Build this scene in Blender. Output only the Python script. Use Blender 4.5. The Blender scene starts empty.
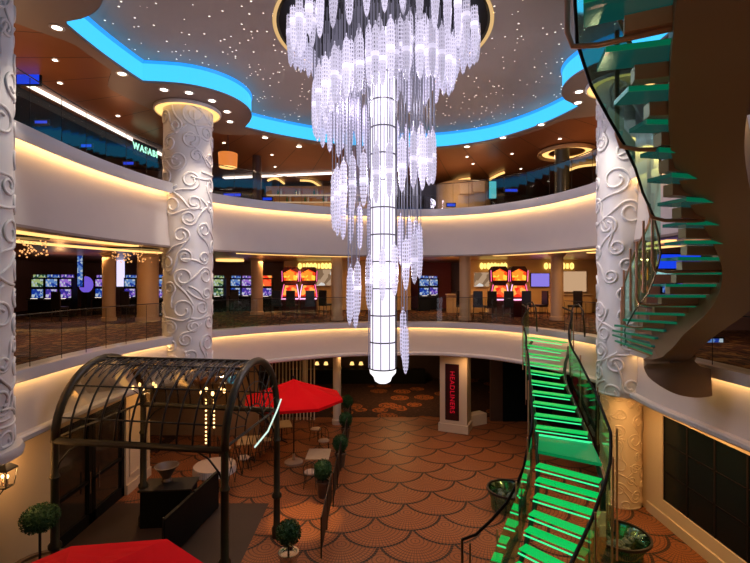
import bpy, math, random
from mathutils import Vector, Matrix
random.seed(7)
R_ = random.Random(11)
PI = math.pi
sc = bpy.context.scene
col = sc.collection
# ------------------------------------------------------------------ camera
EYE = 6.7
F = 450.0
cam_d = bpy.data.cameras.new('camera'); cam_d.sensor_width = 36; cam_d.lens = 36*F/750
cam_d.clip_start = 0.05; cam_d.clip_end = 200
cam = bpy.data.objects.new('camera', cam_d); col.objects.link(cam)
cam.location = (0, 0, EYE); cam.rotation_euler = (PI/2, 0, 0)
sc.camera = cam
sc.view_settings.view_transform = 'Standard'; sc.view_settings.look = 'None'
sc.view_settings.exposure = 0.0; sc.view_settings.gamma = 1; sc.view_settings.use_curve_mapping = False

def PZ(px, py, z):
    """point of the photograph on the height z"""
    h = z-EYE; d = h*F/(281-py)
    return Vector(((px-375)/F*d, d, z))
def PD(px, py, d):
    return Vector(((px-375)/F*d, d, EYE+(281-py)/F*d))

# ------------------------------------------------------------------ mesh builder
class MB:
    def __init__(s): s.v = []; s.f = []
    def add(s, vs, fs):
        b = len(s.v); s.v += [tuple(p) for p in vs]; s.f += [tuple(i+b for i in f) for f in fs]; return s
    def box(s, c, d, rz=0, taper=1.0):
        x, y, z = d[0]/2, d[1]/2, d[2]/2; ca, sa = math.cos(rz), math.sin(rz); vs = []
        for k, t in ((-1, 1.0), (1, taper)):
            for i, j in ((-1, -1), (1, -1), (1, 1), (-1, 1)):
                a, b = i*x*t, j*y*t
                vs.append((c[0]+a*ca-b*sa, c[1]+a*sa+b*ca, c[2]+k*z))
        return s.add(vs, [(3, 2, 1, 0), (4, 5, 6, 7), (0, 1, 5, 4), (1, 2, 6, 5), (2, 3, 7, 6), (3, 0, 4, 7)])
    def prism(s, poly, z0, z1):
        n = len(poly)
        vs = [(p[0], p[1], z0) for p in poly]+[(p[0], p[1], z1) for p in poly]
        return s.add(vs, [tuple(range(n-1, -1, -1)), tuple(range(n, 2*n))]+[(i, (i+1) % n, n+(i+1) % n, n+i) for i in range(n)])
    def tube(s, pts, r, n=6, caps=True):
        pts = [Vector(p) for p in pts]; m = len(pts); vs = []; up = None
        for i, p in enumerate(pts):
            t = (pts[min(i+1, m-1)]-pts[max(i-1, 0)])
            if t.length < 1e-9: t = Vector((0, 0, 1))
            t.normalize()
            if up is None:
                up = Vector((0, 0, 1)) if abs(t.z) < .9 else Vector((1, 0, 0))
            a = t.cross(up)
            if a.length < 1e-6: a = t.cross(Vector((1, 0.3, 0)))
            a.normalize(); b = a.cross(t).normalized(); up = b
            rr = r[i] if isinstance(r, (list, tuple)) else r
            for k in range(n):
                q = 2*PI*k/n
                vs.append(p+a*math.cos(q)*rr+b*math.sin(q)*rr)
        fs = [(i*n+k, i*n+(k+1) % n, (i+1)*n+(k+1) % n, (i+1)*n+k) for i in range(m-1) for k in range(n)]
        if caps: fs += [tuple(range(n-1, -1, -1)), tuple((m-1)*n+k for k in range(n))]
        return s.add(vs, fs)
    def lathe(s, prof, c=(0, 0, 0), n=16, caps=True, a0=0):
        vs = []; m = len(prof)
        for r, z in prof:
            for k in range(n):
                q = 2*PI*k/n+a0; vs.append((c[0]+r*math.cos(q), c[1]+r*math.sin(q), c[2]+z))
        fs = [(i*n+k, i*n+(k+1) % n, (i+1)*n+(k+1) % n, (i+1)*n+k) for i in range(m-1) for k in range(n)]
        if caps: fs += [tuple(range(n-1, -1, -1)), tuple((m-1)*n+k for k in range(n))]
        return s.add(vs, fs)
    def strip(s, A, B):
        n = len(A); return s.add(list(A)+list(B), [(i, i+1, n+i+1, n+i) for i in range(n-1)])
    def quad(s, *p): return s.add(p, [tuple(range(len(p)))])
    def sweep(s, rows):
        """rows: list of cross sections (lists of points), open profile"""
        n = len(rows[0]); vs = [p for r in rows for p in r]
        return s.add(vs, [(i*n+k, i*n+k+1, (i+1)*n+k+1, (i+1)*n+k) for i in range(len(rows)-1) for k in range(n-1)])
    def ball(s, c, r, n=12, m=8, sz=1, noise=0):
        vs = []; 
        for i in range(m+1):
            th = PI*i/m
            for k in range(n):
                rr = r*(1+noise*(R_.random()-.5)*2); q = 2*PI*k/n
                vs.append((c[0]+rr*math.sin(th)*math.cos(q), c[1]+rr*math.sin(th)*math.sin(q), c[2]+rr*sz*math.cos(th)))
        return s.add(vs, [(i*n+k, i*n+(k+1) % n, (i+1)*n+(k+1) % n, (i+1)*n+k) for i in range(m) for k in range(n)])
    def build(s, name, m, parent=None, smooth=False, **kw):
        off = Vector((0, 0, 0)); q = parent
        while q is not None: off += q.location; q = q.parent
        me = bpy.data.meshes.new(name)
        me.from_pydata([(v[0]-off.x, v[1]-off.y, v[2]-off.z) for v in s.v], [], s.f)
        me.materials.append(m); me.update()
        if smooth:
            me.polygons.foreach_set('use_smooth', [True]*len(me.polygons))
            if smooth != 'all': me.set_sharp_from_angle(angle=math.radians(40))
        o = bpy.data.objects.new(name, me); col.objects.link(o); o.parent = parent
        for k, v in kw.items(): o[k] = v
        return o
def thing(name, label, cat, loc=(0, 0, 0), rz=0, group=None):
    o = bpy.data.objects.new(name, None); col.objects.link(o); o.location = loc; o.rotation_euler = (0, 0, rz)
    o.empty_display_size = .1
    o['label'] = label; o['category'] = cat
    if group: o['group'] = group
    return o
def tag(o, label, cat, group=None):
    o['label'] = label; o['category'] = cat
    if group: o['group'] = group
    return o
KIDS = {}
def copy_tree(o, label=None, loc=None, rz=None, group=None):
    def rec(a, par):
        c = a.copy(); col.objects.link(c); c.parent = par
        for ch in [x for x in list(bpy.data.objects) if x.parent == a]: rec(ch, c)
        return c
    c = rec(o, o.parent)
    if label: c['label'] = label
    if group: c['group'] = group
    if loc is not None: c.location = loc
    if rz is not None: c.rotation_euler = (0, 0, rz)
    return c
def struct(mb, name, m, smooth=False): return mb.build(name, m, None, smooth, kind='structure')

# ------------------------------------------------------------------ materials
def mat(name, base=(.5, .5, .5), rough=.5, metal=0, emit=None, es=0, spec=.5, coat=0):
    m = bpy.data.materials.new(name); m.use_nodes = True
    b = m.node_tree.nodes['Principled BSDF']
    b.inputs['Base Color'].default_value = (*base, 1); b.inputs['Roughness'].default_value = rough
    b.inputs['Metallic'].default_value = metal; b.inputs['Specular IOR Level'].default_value = spec
    b.inputs['Coat Weight'].default_value = coat
    if emit: b.inputs['Emission Color'].default_value = (*emit, 1); b.inputs['Emission Strength'].default_value = es
    return m
def B(m): return m.node_tree.nodes['Principled BSDF']
class E:
    """tiny expression builder for math nodes"""
    nt = None
    def __init__(s, k): s.k = k
    @staticmethod
    def op(o, a, b=None, c=None):
        n = E.nt.nodes.new('ShaderNodeMath'); n.operation = o
        for i, x in enumerate((a, b, c)):
            if x is None: continue
            if isinstance(x, E): E.nt.links.new(x.k, n.inputs[i])
            else: n.inputs[i].default_value = x
        return E(n.outputs[0])
    def __add__(s, o): return E.op('ADD', s, o)
    __radd__ = __add__
    def __sub__(s, o): return E.op('SUBTRACT', s, o)
    def __rsub__(s, o): return E.op('SUBTRACT', o, s)
    def __mul__(s, o): return E.op('MULTIPLY', s, o)
    __rmul__ = __mul__
    def __truediv__(s, o): return E.op('DIVIDE', s, o)
    def lt(s, o): return E.op('LESS_THAN', s, o)
    def gt(s, o): return E.op('GREATER_THAN', s, o)
    def floor(s): return E.op('FLOOR', s)
    def fr(s): return E.op('FRACT', s)
    def sqrt(s): return E.op('SQRT', s)
def mixn(nt, fac, a, b):
    n = nt.nodes.new('ShaderNodeMix'); n.data_type = 'RGBA'
    for idx, x in ((0, fac), (6, a), (7, b)):
        if isinstance(x, E): nt.links.new(x.k, n.inputs[idx])
        elif isinstance(x, bpy.types.NodeSocket): nt.links.new(x, n.inputs[idx])
        elif idx == 0: n.inputs[0].default_value = x
        else: n.inputs[idx].default_value = (*x, 1)
    return n.outputs[2]
def coords(nt):
    g = nt.nodes.new('ShaderNodeNewGeometry'); sp = nt.nodes.new('ShaderNodeSeparateXYZ')
    nt.links.new(g.outputs['Position'], sp.inputs[0])
    return g.outputs['Position'], E(sp.outputs[0]), E(sp.outputs[1]), E(sp.outputs[2])
def objc(nt):
    t = nt.nodes.new('ShaderNodeTexCoord'); sp = nt.nodes.new('ShaderNodeSeparateXYZ')
    nt.links.new(t.outputs['Object'], sp.inputs[0])
    return t.outputs['Object'], E(sp.outputs[0]), E(sp.outputs[1]), E(sp.outputs[2])
def noise(nt, vec, scale, detail=2):
    n = nt.nodes.new('ShaderNodeTexNoise'); n.inputs['Scale'].default_value = scale; n.inputs['Detail'].default_value = detail
    nt.links.new(vec, n.inputs['Vector']); return E(n.outputs[0])
def voro(nt, vec, scale, feat='F1', out=0):
    n = nt.nodes.new('ShaderNodeTexVoronoi'); n.inputs['Scale'].default_value = scale; n.feature = feat
    nt.links.new(vec, n.inputs['Vector']); return n.outputs[out]
def noisy(name, a, b, scale=6, rough=.6, metal=0, bump=0, spec=.5):
    m = mat(name, a, rough, metal, spec=spec); nt = m.node_tree; E.nt = nt
    v, _, _, _ = objc(nt); n = noise(nt, v, scale, 3)
    nt.links.new(mixn(nt, n, a, b), B(m).inputs['Base Color'])
    if bump:
        bp = nt.nodes.new('ShaderNodeBump'); bp.inputs['Strength'].default_value = bump
        nt.links.new(n.k, bp.inputs['Height']); nt.links.new(bp.outputs[0], B(m).inputs['Normal'])
    return m
def glass(name, tint=(.8, .95, .9), refl=.12, rough=.02, dens=.0, gcol=(1, 1, 1)):
    m = bpy.data.materials.new(name); m.use_nodes = True; nt = m.node_tree; nt.nodes.clear()
    o = nt.nodes.new('ShaderNodeOutputMaterial'); t = nt.nodes.new('ShaderNodeBsdfTransparent'); g = nt.nodes.new('ShaderNodeBsdfGlossy')
    t.inputs[0].default_value = (*tint, 1); g.inputs['Roughness'].default_value = rough; g.inputs[0].default_value = (*gcol, 1)
    lw = nt.nodes.new('ShaderNodeLayerWeight'); lw.inputs[0].default_value = .3
    E.nt = nt; fac = E(lw.outputs['Fresnel'])*.6+refl*.5
    mx = nt.nodes.new('ShaderNodeMixShader'); nt.links.new(fac.k, mx.inputs[0]); nt.links.new(t.outputs[0], mx.inputs[1]); nt.links.new(g.outputs[0], mx.inputs[2])
    nt.links.new(mx.outputs[0], o.inputs[0]); return m
def emis(name, c, s): 
    return mat(name, (0.0, 0.0, 0.0), .5, emit=c, es=s)

M = {}
M['plaster'] = noisy('cream_plaster', (.60, .53, .48), (.56, .50, .455), 3, .55)
M['plaster_lo'] = noisy('warm_wall', (.66, .50, .32), (.60, .45, .28), 2, .6)
M['lip'] = mat('white_lip', (.62, .58, .56), .35, coat=.3)
M['taupe'] = mat('taupe_soffit', (.26, .19, .16), .5)
M['column'] = mat('column_white', (.80, .77, .74), .4)
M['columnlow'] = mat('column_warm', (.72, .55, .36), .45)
M['warm'] = emis('warm_led', (1.0, .58, .21), 15)
M['warmsoft'] = emis('warm_cove', (1.0, .58, .18), 1.6)
M['whiteled'] = emis('white_led', (1.0, .85, .75), 2.2)
M['blue'] = emis('blue_riser_glow', (.05, .52, 1.0), 1.35)
M['bluedeep'] = emis('deep_blue_glow', (.01, .06, .9), .9)
M['lens'] = emis('lamp_lens', (1, .88, .7), 8)
M['bulb'] = emis('warm_bulb', (1, .58, .24), 6)
M['dark'] = mat('dark_metal', (.025, .022, .02), .4, .3)
M['black'] = mat('black', (.005, .005, .005), .5, spec=.15)
M['bronze'] = noisy('bronze_green', (.075, .06, .04), (.05, .045, .03), 8, .4, .6)
M['copper'] = mat('copper_steel', (.5, .26, .15), .4, .3)
M['glass'] = glass('rail_glass', (.86, .90, .88), .06)
M['gglass'] = glass('green_glass', (.45, .85, .68), .25, .06, gcol=(.6, 1, .85))
M['aglass'] = glass('arbor_glass', (.84, .80, .66), .0, .05, gcol=(.4, .33, .22))
M['brownshade'] = mat('stringer_brown', (.27, .17, .105), .45, .1)
M['orangecol'] = mat('casino_column', (.62, .40, .22), .5)
M['creamwall'] = noisy('casino_wall', (.65, .42, .19), (.5, .30, .12), 1.2, .6)
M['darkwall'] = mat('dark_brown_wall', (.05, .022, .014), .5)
M['red'] = mat('red_canvas', (.62, .002, .006), .8, spec=.1)
M['leaf'] = noisy('topiary_leaf', (.006, .035, .008), (.02, .10, .02), 30, .7)
M['fabric_light'] = noisy('pale_cushion', (.55, .40, .30), (.35, .22, .16), 25, .8)
M['chrome'] = mat('chrome', (.6, .6, .6), .2, 1)
M['wood'] = noisy('table_wood', (.60, .45, .28), (.45, .30, .17), 4, .3)
M['soil'] = mat('soil', (.03, .02, .015), .9)
M['terracotta'] = mat('brown_pot', (.10, .06, .04), .5)
M['cloth'] = mat('pale_cloth', (.40, .28, .20), .8)

# copper gallery ceiling with radial seams
m = mat('copper_panels', (.24, .085, .035), .36, .25); nt = m.node_tree; E.nt = nt
v, x, y, z = coords(nt)
ang = E.op('ARCTAN2', x-.2, y-11.5)
seam = (ang*7.0).fr().lt(.02)
n = noise(nt, v, .8, 2)
nt.links.new(mixn(nt, seam, mixn(nt, n, (.34, .135, .055), (.25, .095, .04)), (.03, .012, .008)), B(m).inputs['Base Color'])
M['copperceil'] = m
# star ceiling
m = mat('star_ceiling', (.42, .34, .28), .55); nt = m.node_tree; E.nt = nt
v, x, y, z = coords(nt)
d = E(voro(nt, v, 5.2)); dens = noise(nt, v, .55, 2)
vc = nt.nodes.new('ShaderNodeSeparateColor'); nt.links.new(voro(nt, v, 5.2, 'F1', 1), vc.inputs[0])
st = d.lt(.115)*(E(vc.outputs[0])+dens*1.6).gt(.95)
B(m).inputs['Emission Color'].default_value = (1, .88, .75, 1)
nt.links.new((st*2.2).k, B(m).inputs['Emission Strength'])
M['stars'] = m
# carpets
def carpet(name, cols, scale, rough=.9):
    m = mat(name, cols[0], rough, spec=.2); nt = m.node_tree; E.nt = nt
    v, x, y, z = coords(nt)
    w = nt.nodes.new('ShaderNodeTexWave'); w.inputs['Scale'].default_value = scale*.6; w.inputs['Distortion'].default_value = 9; w.inputs['Detail'].default_value = 2
    nt.links.new(v, w.inputs['Vector'])
    n = noise(nt, v, scale*1.5, 2)
    c = mixn(nt, E(w.outputs[1]).gt(.6), cols[0], cols[1])
    c = mixn(nt, n.gt(.58), c, cols[2])
    nt.links.new(c, B(m).inputs['Base Color']); return m
M['carpet'] = carpet('casino_carpet', [(.025, .010, .008), (.11, .036, .016), (.20, .10, .035)], 2.2)
# lower carpet with large ovals
m = mat('oval_carpet', (.05, .02, .012), .9, spec=.2); nt = m.node_tree; E.nt = nt
v, x, y, z = coords(nt)
d = E(voro(nt, v, .75)); n = noise(nt, v, 6, 2)
ring = (d*11).fr().gt(.62)
c = mixn(nt, d.lt(.42), (.035, .014, .009), mixn(nt, ring, (.30, .085, .02), (.10, .04, .018)))
nt.links.new(mixn(nt, n.gt(.56), c, (.06, .025, .015)), B(m).inputs['Base Color'])
M['ovalcarpet'] = m
# scallop mosaic
m = mat('scallop_mosaic', (.3, .14, .08), .5, spec=.3); nt = m.node_tree; E.nt = nt
v, X, Y, Z = coords(nt)
a = math.radians(4); xx = X*math.cos(a)+Y*math.sin(a)+.05; yy = Y*math.cos(a)-X*math.sin(a)
Pp, s_, Rr = 1.90, .72, .975
jm = ((yy+Rr)/s_).floor()
best = None; dd = None; aa = None
for k in range(3, -1, -1):
    j = jm-float(k); par = E.op('MODULO', E.op('ADD', E.op('MODULO', j, 2.0), 2.0), 2.0)
    cx = ((xx-par*(Pp/2))/Pp+.5).floor()*Pp+par*(Pp/2); cy = j*s_
    dx = xx-cx; dy = yy-cy; dk = (dx*dx+dy*dy).sqrt(); ak = E.op('ARCTAN2', dx, dy*-1.0+.0)
    if dd is None: dd, aa = dk, ak
    else:
        w = dk.lt(Rr); dd = dk*w+dd*(1-w); aa = ak*w+aa*(1-w)
edge = dd.gt(Rr-.075); dots = ((aa*11).fr()).gt(.34)
grout = E.op('MAXIMUM', ((dd*9.5).fr()).lt(.24), ((aa*9).fr()).lt(.24))
n = noise(nt, v, 14, 2); tone = noise(nt, v, .35, 1)
tile = mixn(nt, n, (.38, .12, .032), (.25, .07, .02))
tile = mixn(nt, (tone-.4)*1.2, tile, (.42, .17, .07))
c = mixn(nt, grout, tile, (.12, .042, .018))
c = mixn(nt, edge, c, mixn(nt, dots, (.09, .032, .016), (.008, .005, .004)))
nt.links.new(c, B(m).inputs['Base Color']); M['scallop'] = m
M['plainfloor'] = noisy('brown_stone_floor', (.045, .02, .010), (.03, .013, .007), 1.5, .6)

# chandelier crystal
def crystal(name, c, s, dark, ga, gz, bands=None):
    m = mat(name, (.10, .09, .12), .2, emit=c, es=s); nt = m.node_tree; E.nt = nt
    v, x, y, z = objc(nt)
    ang = E.op('ARCTAN2', x, y)
    g1 = (ang*ga).fr().lt(.42); g2 = (z*gz).fr().lt(.4)
    g = E.op('MAXIMUM', g1, g2)
    if bands:
        inb = (z-bands[0]); inb = E.op('ABSOLUTE', inb).lt(bands[1])
        g = E.op('MAXIMUM', g, inb*1.0)
        st = g*(s-dark)+dark+inb*.5
        nt.links.new((g*.6+.28).k, B(m).inputs['Alpha'])
        oi = nt.nodes.new('ShaderNodeObjectInfo'); st = st*(E(oi.outputs['Random'])*.55+.6)
    else: st = g*(s-dark)+dark
    nt.links.new(st.k, B(m).inputs['Emission Strength']); return m
M['pend'] = crystal('crystal_pendant', (.84, .76, 1.0), .98, .08, 9/(2*PI), 11, (-.62, .055))
M['rod'] = emis('crystal_rod', (.72, .66, .95), .2)
M['pole'] = crystal('crystal_core', (.90, .84, 1.0), 1.25, .75, 14/(2*PI), .01)
M['band'] = emis('pendant_band', (1, .96, 1), 1.3)

# ------------------------------------------------------------------ atrium outline
CP = [(-7.05, 0), (-6.95, 3), (-6.95, 6), (-6.95, 8.5), (-7.0, 10.5), (-6.9, 12), (-6.6, 13.6), (-5.9, 15.6), (-4.7, 17.0), (-3.2, 18.1), (-1.5, 18.95), (.5, 19.35), (2.4, 19.35), (3.7, 18.95), (4.9, 18.2), (6.1, 16.6), (6.8, 14.7), (7.0, 12.9), (6.9, 11.2), (6.95, 9.4), (7.05, 7), (7.1, 4), (7.1, 0)]
def catmull(P, k=8):
    P = [Vector(p) for p in P]; out = []
    for i in range(len(P)-1):
        p0 = P[max(i-1, 0)]; p1 = P[i]; p2 = P[i+1]; p3 = P[min(i+2, len(P)-1)]
        for j in range(k):
            t = j/k
            out.append(.5*((2*p1)+(p2-p0)*t+(2*p0-5*p1+4*p2-p3)*t*t+(3*p1-p0-3*p2+p3)*t*t*t))
    out.append(P[-1]); return out
CT = catmull([(p[0], p[1]) for p in CP], 6)
NRM = []
for i in range(len(CT)):
    t = CT[min(i+1, len(CT)-1)]-CT[max(i-1, 0)]; t.normalize(); NRM.append(Vector((-t.y, t.x)))   # outward (left of travel)
def off(o, z): return [Vector((CT[i].x+NRM[i].x*o, CT[i].y+NRM[i].y*o, z)) for i in range(len(CT))]
def band(name, prof, m, smooth=True, rng=None):
    rows = [[Vector((CT[i].x+NRM[i].x*o, CT[i].y+NRM[i].y*o, z)) for o, z in prof] for i in (rng or range(len(CT)))]
    return struct(MB().sweep(rows), name, m, smooth)
MID = 4.95; UP = 9.82; SOF = 12.40; CEI = 13.05
# lower balcony
band('trim_1', [(.5, MID), (0, MID), (0, MID-.20), (.01, MID-.24), (.03, MID-.24), (.03, MID-.06), (.22, MID-.06)], M['lip'])
band('wall_balcony_lower', [(.22, MID-.06), (.20, MID-.3), (.22, MID-.6), (.20, MID-1.0), (.14, 3.66)], M['plaster'])
band('trim_2', [(.14, 3.66), (.02, 3.66), (-.02, 3.62), (-.02, 3.54), (.03, 3.5), (.6, 3.5)], M['lip'])
struct(MB().strip(off(.04, MID-.22), off(.04, MID-.10)), 'trim_3', M['warm'])
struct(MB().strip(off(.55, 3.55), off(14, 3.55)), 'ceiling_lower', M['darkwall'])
struct(MB().strip(off(.4, MID-.003), off(22, MID-.003)), 'floor_casino', M['carpet'])
# upper balcony
band('trim_4', [(.5, UP), (0, UP), (-.02, UP-.2), (0, UP-.33), (.03, UP-.33), (.03, UP-.1), (.26, UP-.1)], M['lip'])
band('wall_balcony_upper', [(.26, UP-.1), (.22, UP-.5), (.22, UP-.8), (.18, UP-1.4), (.10, 7.84)], M['plaster'])
band('trim_5', [(.10, 7.84), (.10, 7.78), (.40, 7.78), (.40, 7.95)], M['taupe'])
struct(MB().strip(off(.04, UP-.31), off(.04, UP-.16)), 'trim_6', M['warm'])
M['caswall'] = mat('casino_dark_wall', (.34, .20, .18), .55)
M['casceil'] = mat('casino_ceiling', (.40, .19, .09), .35, .1)
struct(MB().strip(off(.38, 7.95), off(22, 7.95)), 'ceiling_casino', M['casceil'])
struct(MB().strip(off(.4, UP-.003), off(14, UP-.003)), 'floor_gallery', M['carpet'])
# soffit + cove, star shaped about the chandelier
CC = Vector((.2, 11.5))
lobes = [(Vector((-7.1, 7.9)), 2.0), (Vector((-6.23, 15.0)), 2.05), (Vector((7.35, 12.9)), 1.85)]
def rayhit(ang):
    d = Vector((math.sin(ang), math.cos(ang))); best = 99
    for i in range(len(CT)-1):
        a = CT[i]-NRM[i]*.12-CC; b = CT[i+1]-NRM[i+1]*.12-CC; e = b-a
        den = d.x*e.y-d.y*e.x
        if abs(den) < 1e-9: continue
        t = (a.x*e.y-a.y*e.x)/den; u = (a.x*d.y-a.y*d.x)/den
        if t > 0 and -1e-6 <= u <= 1+1e-6: best = min(best, t)
    if best > 90: best = 11.3/max(.01, -d.y)
    for c, r in lobes:
        w = CC-c; b = w.dot(d); q = b*b-(w.dot(w)-r*r)
        if q > 0:
            t = -b-math.sqrt(q)
            if t > 0: best = min(best, t)
    return min(best, 11.6)
NA = 220
OUT = []
for i in range(NA+1):
    a = 2*PI*i/NA; t = rayhit(a); OUT.append((a, t))
ring = lambda r_, z: [Vector((CC.x+math.sin(a)*(t if r_ is None else (r_ if r_ > 0 else t+r_)), CC.y+math.cos(a)*(t if r_ is None else (r_ if r_ > 0 else t+r_)), z)) for a, t in OUT]
def ringo(f, z): return [Vector((CC.x+math.sin(a)*f(t), CC.y+math.cos(a)*f(t), z)) for a, t in OUT]
struct(MB().strip(ringo(lambda t: t, SOF), ringo(lambda t: t, SOF+.06)), 'trim_7', M['taupe'])
struct(MB().strip(ringo(lambda t: t, SOF), ringo(lambda t: max(t+.01, 0), SOF)), 'trim_8', M['taupe'])
struct(MB().strip(ringo(lambda t: t+.03, SOF+.06), ringo(lambda t: t+.03, CEI-.02)), 'trim_9', M['blue'])  # glowing riser stands in for ceiling washed by a hidden blue strip
M['blue2'] = emis('blue_halo_falloff', (.02, .32, 1), 1.2)  # deeper blue glow paints the fall-off of the cove light
struct(MB().strip(ringo(lambda t: t+.02, CEI-.10), ringo(lambda t: t-.03, CEI-.01)), 'trim_14', M['blue2'])
# taupe ring of the soffit: from the cove line out to the gallery ceiling
def ring_to_contour():
    A = []; Bq = []
    for a, t in OUT:
        d = Vector((math.sin(a), math.cos(a)))
        A.append(Vector((CC.x+d.x*t, CC.y+d.y*t, SOF)))
    return A
outer = []
for a, t in OUT:
    d = Vector((math.sin(a), math.cos(a)))
    # ray to plain contour
    save = lobes[:]; lobes.clear(); tc = rayhit(a); lobes.extend(save)
    near = min((CC+d*t-c).length for c, r in lobes)
    ex = .35+ (1.1*max(0, min(1, (2.9-near)/1.0)))
    outer.append(Vector((CC.x+d.x*(tc+ex), CC.y+d.y*(tc+ex), SOF)))
struct(MB().strip(ring_to_contour(), outer), 'ceiling_soffit', M['taupe'])
struct(MB().strip([p+Vector((0, 0, .03)) for p in outer], [Vector((CC.x+(p.x-CC.x)*2.6, CC.y+(p.y-CC.y)*2.6, SOF+.03)) for p in outer]), 'ceiling_gallery', M['copperceil'])
struct(MB().strip(ringo(lambda t: t+.05, CEI), ringo(lambda t: 2.75, CEI)), 'ceiling', M['stars'])
struct(MB().strip(ringo(lambda t: 2.75, CEI), ringo(lambda t: 2.75, CEI+.10)), 'trim_10', M['lip'])
struct(MB().strip(ringo(lambda t: 2.74, CEI+.10), ringo(lambda t: 2.95, CEI+.16)), 'trim_11', M['warm'])
rr = MB(); rr.strip(ringo(lambda t: 2.6, CEI+.02), ringo(lambda t: 2.6, CEI+.3)); rr.strip(ringo(lambda t: 2.6, CEI+.02), ringo(lambda t: .01, CEI+.02))
struct(rr, 'ceiling_recess', M['black'])
struct(MB().strip(ringo(lambda t: 2.66, CEI+.01), ringo(lambda t: 2.75, CEI-.01)), 'trim_15', emis('recess_glow', (1, .62, .25), .75))

# ------------------------------------------------------------------ outer walls of the decks
def wallbox(name, x0, x1, y0, y1, z0, z1, m): return struct(MB().box(((x0+x1)/2, (y0+y1)/2, (z0+z1)/2), (abs(x1-x0), abs(y1-y0), z1-z0)), name, m)
wallbox('wall_back_casino', -22, 20, 31, 31.2, MID, 7.95, M['caswall'])
wallbox('wall_left_casino', -21, -20.8, 0, 31, MID, 7.95, M['caswall'])
wallbox('wall_right_casino', 19, 19.2, 0, 31, MID, 7.95, M['caswall'])
wallbox('wall_back_casino_cream', -5.6, 2.2, 27.6, 27.8, MID, 7.95, M['creamwall'])
wallbox('wall_right_casino_cream', 5.0, 14.2, 26.0, 26.2, MID, 7.95, M['creamwall'])
wallbox('wall_red_casino', 2.2, 5.0, 29.5, 29.7, MID, 7.95, mat('red_wall', (.22, .02, .012), .6))
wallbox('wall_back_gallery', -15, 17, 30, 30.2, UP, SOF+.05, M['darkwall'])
wallbox('wall_left_gallery', -13.2, -13.0, 0, 30, UP, SOF+.05, M['black'])
wallbox('wall_right_gallery', 14, 14.2, 0, 30, UP, SOF+.05, M['darkwall'])
# lower deck
struct(MB().quad((-1.35, 0, 0), (8.2, 0, 0), (8.2, 22.2, 0), (-1.35, 22.2, 0)), 'floor', M['scallop'])
struct(MB().quad((-3.2, 13.6, 0), (-8.5, 13.6, 0), (-8.5, 0, 0), (-3.2, 0, 0)), 'floor_entrance', M['plainfloor'])
struct(MB().add([(-8.5, 13.6, 0), (-3.2, 13.6, 0), (-3.2, 0, 0), (-1.35, 0, 0), (-1.35, 22.2, 0), (-8.5, 22.2, 0)], [(0, 1, 2, 3, 4, 5)]), 'floor_terrace', M['scallop'])
struct(MB().quad((-14, 22.2, 0), (12, 22.2, 0), (12, 34, 0), (-14, 34, 0)), 'floor_carpet', M['ovalcarpet'])
struct(MB().quad((-14, 0, -.01), (-8.5, 0, -.01), (-8.5, 22.2, -.01), (-14, 22.2, -.01)), 'floor_side', M['ovalcarpet'])
struct(MB().quad((8.2, 0, -.01), (14, 0, -.01), (14, 22.2, -.01), (8.2, 22.2, -.01)), 'floor_side_right', M['ovalcarpet'])
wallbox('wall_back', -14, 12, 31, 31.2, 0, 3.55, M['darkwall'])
# right wall with the long window
RX = 8.0
w0, w1, wz0, wz1 = 5.0, 12.55, .62, 2.98
wr = MB()
wr.box((RX+.15, 6.6, .31), (.3, 13.2, .62)); wr.box((RX+.15, 6.6, 3.27), (.3, 13.2, .58))
wr.box((RX+.15, (w1+13.2)/2, (wz0+wz1)/2), (.3, 13.2-w1, wz1-wz0)); wr.box((RX+.15, 2.5, (wz0+wz1)/2), (.3, 5, wz1-wz0))
struct(wr, 'wall_right', M['plaster_lo'])
wb = MB().box((RX-.02, 6.6, .14), (.06, 13.2, .28)); struct(wb, 'baseboard_right', M['plaster_lo'])
M['nightglass'] = mat('dark_window', (.003, .007, .008), .15, 0, spec=.12)
struct(MB().box((RX+.08, (w0+w1)/2, (wz0+wz1)/2), (.05, w1-w0, wz1-wz0)), 'window_1', M['nightglass'])
fr = MB(); nb = 8
for i in range(nb+1): fr.box((RX+.05, w0+(w1-w0)*i/nb, (wz0+wz1)/2), (.02, .05, wz1-wz0))
for zz in (wz0+.02, wz0+.8, wz0+1.6, wz1-.02): fr.box((RX+.05, (w0+w1)/2, zz), (.02, w1-w0, .02))
struct(fr, 'trim_12', mat('dark_mullion', (.010, .006, .005), .7, spec=.1))
wallbox('wall_right_return', RX, RX+3, 13.2, 13.5, 0, 3.55, M['plaster_lo'])
# back right dark glazed wall beyond the stair
wallbox('wall_back_right', 5.55, 11.0, 21.6, 21.8, 0, 3.55, M['darkwall'])
# left wall with entrance doors
LX = -7.8
wl = MB(); wl.box((LX-.15, 5.5, 1.78), (.3, 11.0, 3.55)); wl.box((LX-.15, 12.55, 3.3), (.3, 3.1, .5)); wl.box((LX-.15, 14.85, 1.78), (.3, 1.5, 3.55))
struct(wl, 'wall_left', M['plaster_lo'])
struct(MB().box((LX+.02, 5.5, .15), (.06, 11.0, .3)).box((LX+.02, 14.85, .15), (.06, 1.5, .3)), 'baseboard_left', M['plaster_lo'])
pp = MB()
for zz in (.55, 2.7): pp.box((LX+.02, 14.85, zz), (.04, 1.1, .06))
for yy in (14.3, 15.4): pp.box((LX+.02, yy, 1.62), (.04, .06, 2.2))
struct(pp, 'trim_13', M['plaster_lo'])
M['doorglass'] = mat('door_glass', (.02, .015, .01), .08, 0, spec=.8)
nt = M['doorglass'].node_tree; E.nt = nt; v, x, y, z = coords(nt)
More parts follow.
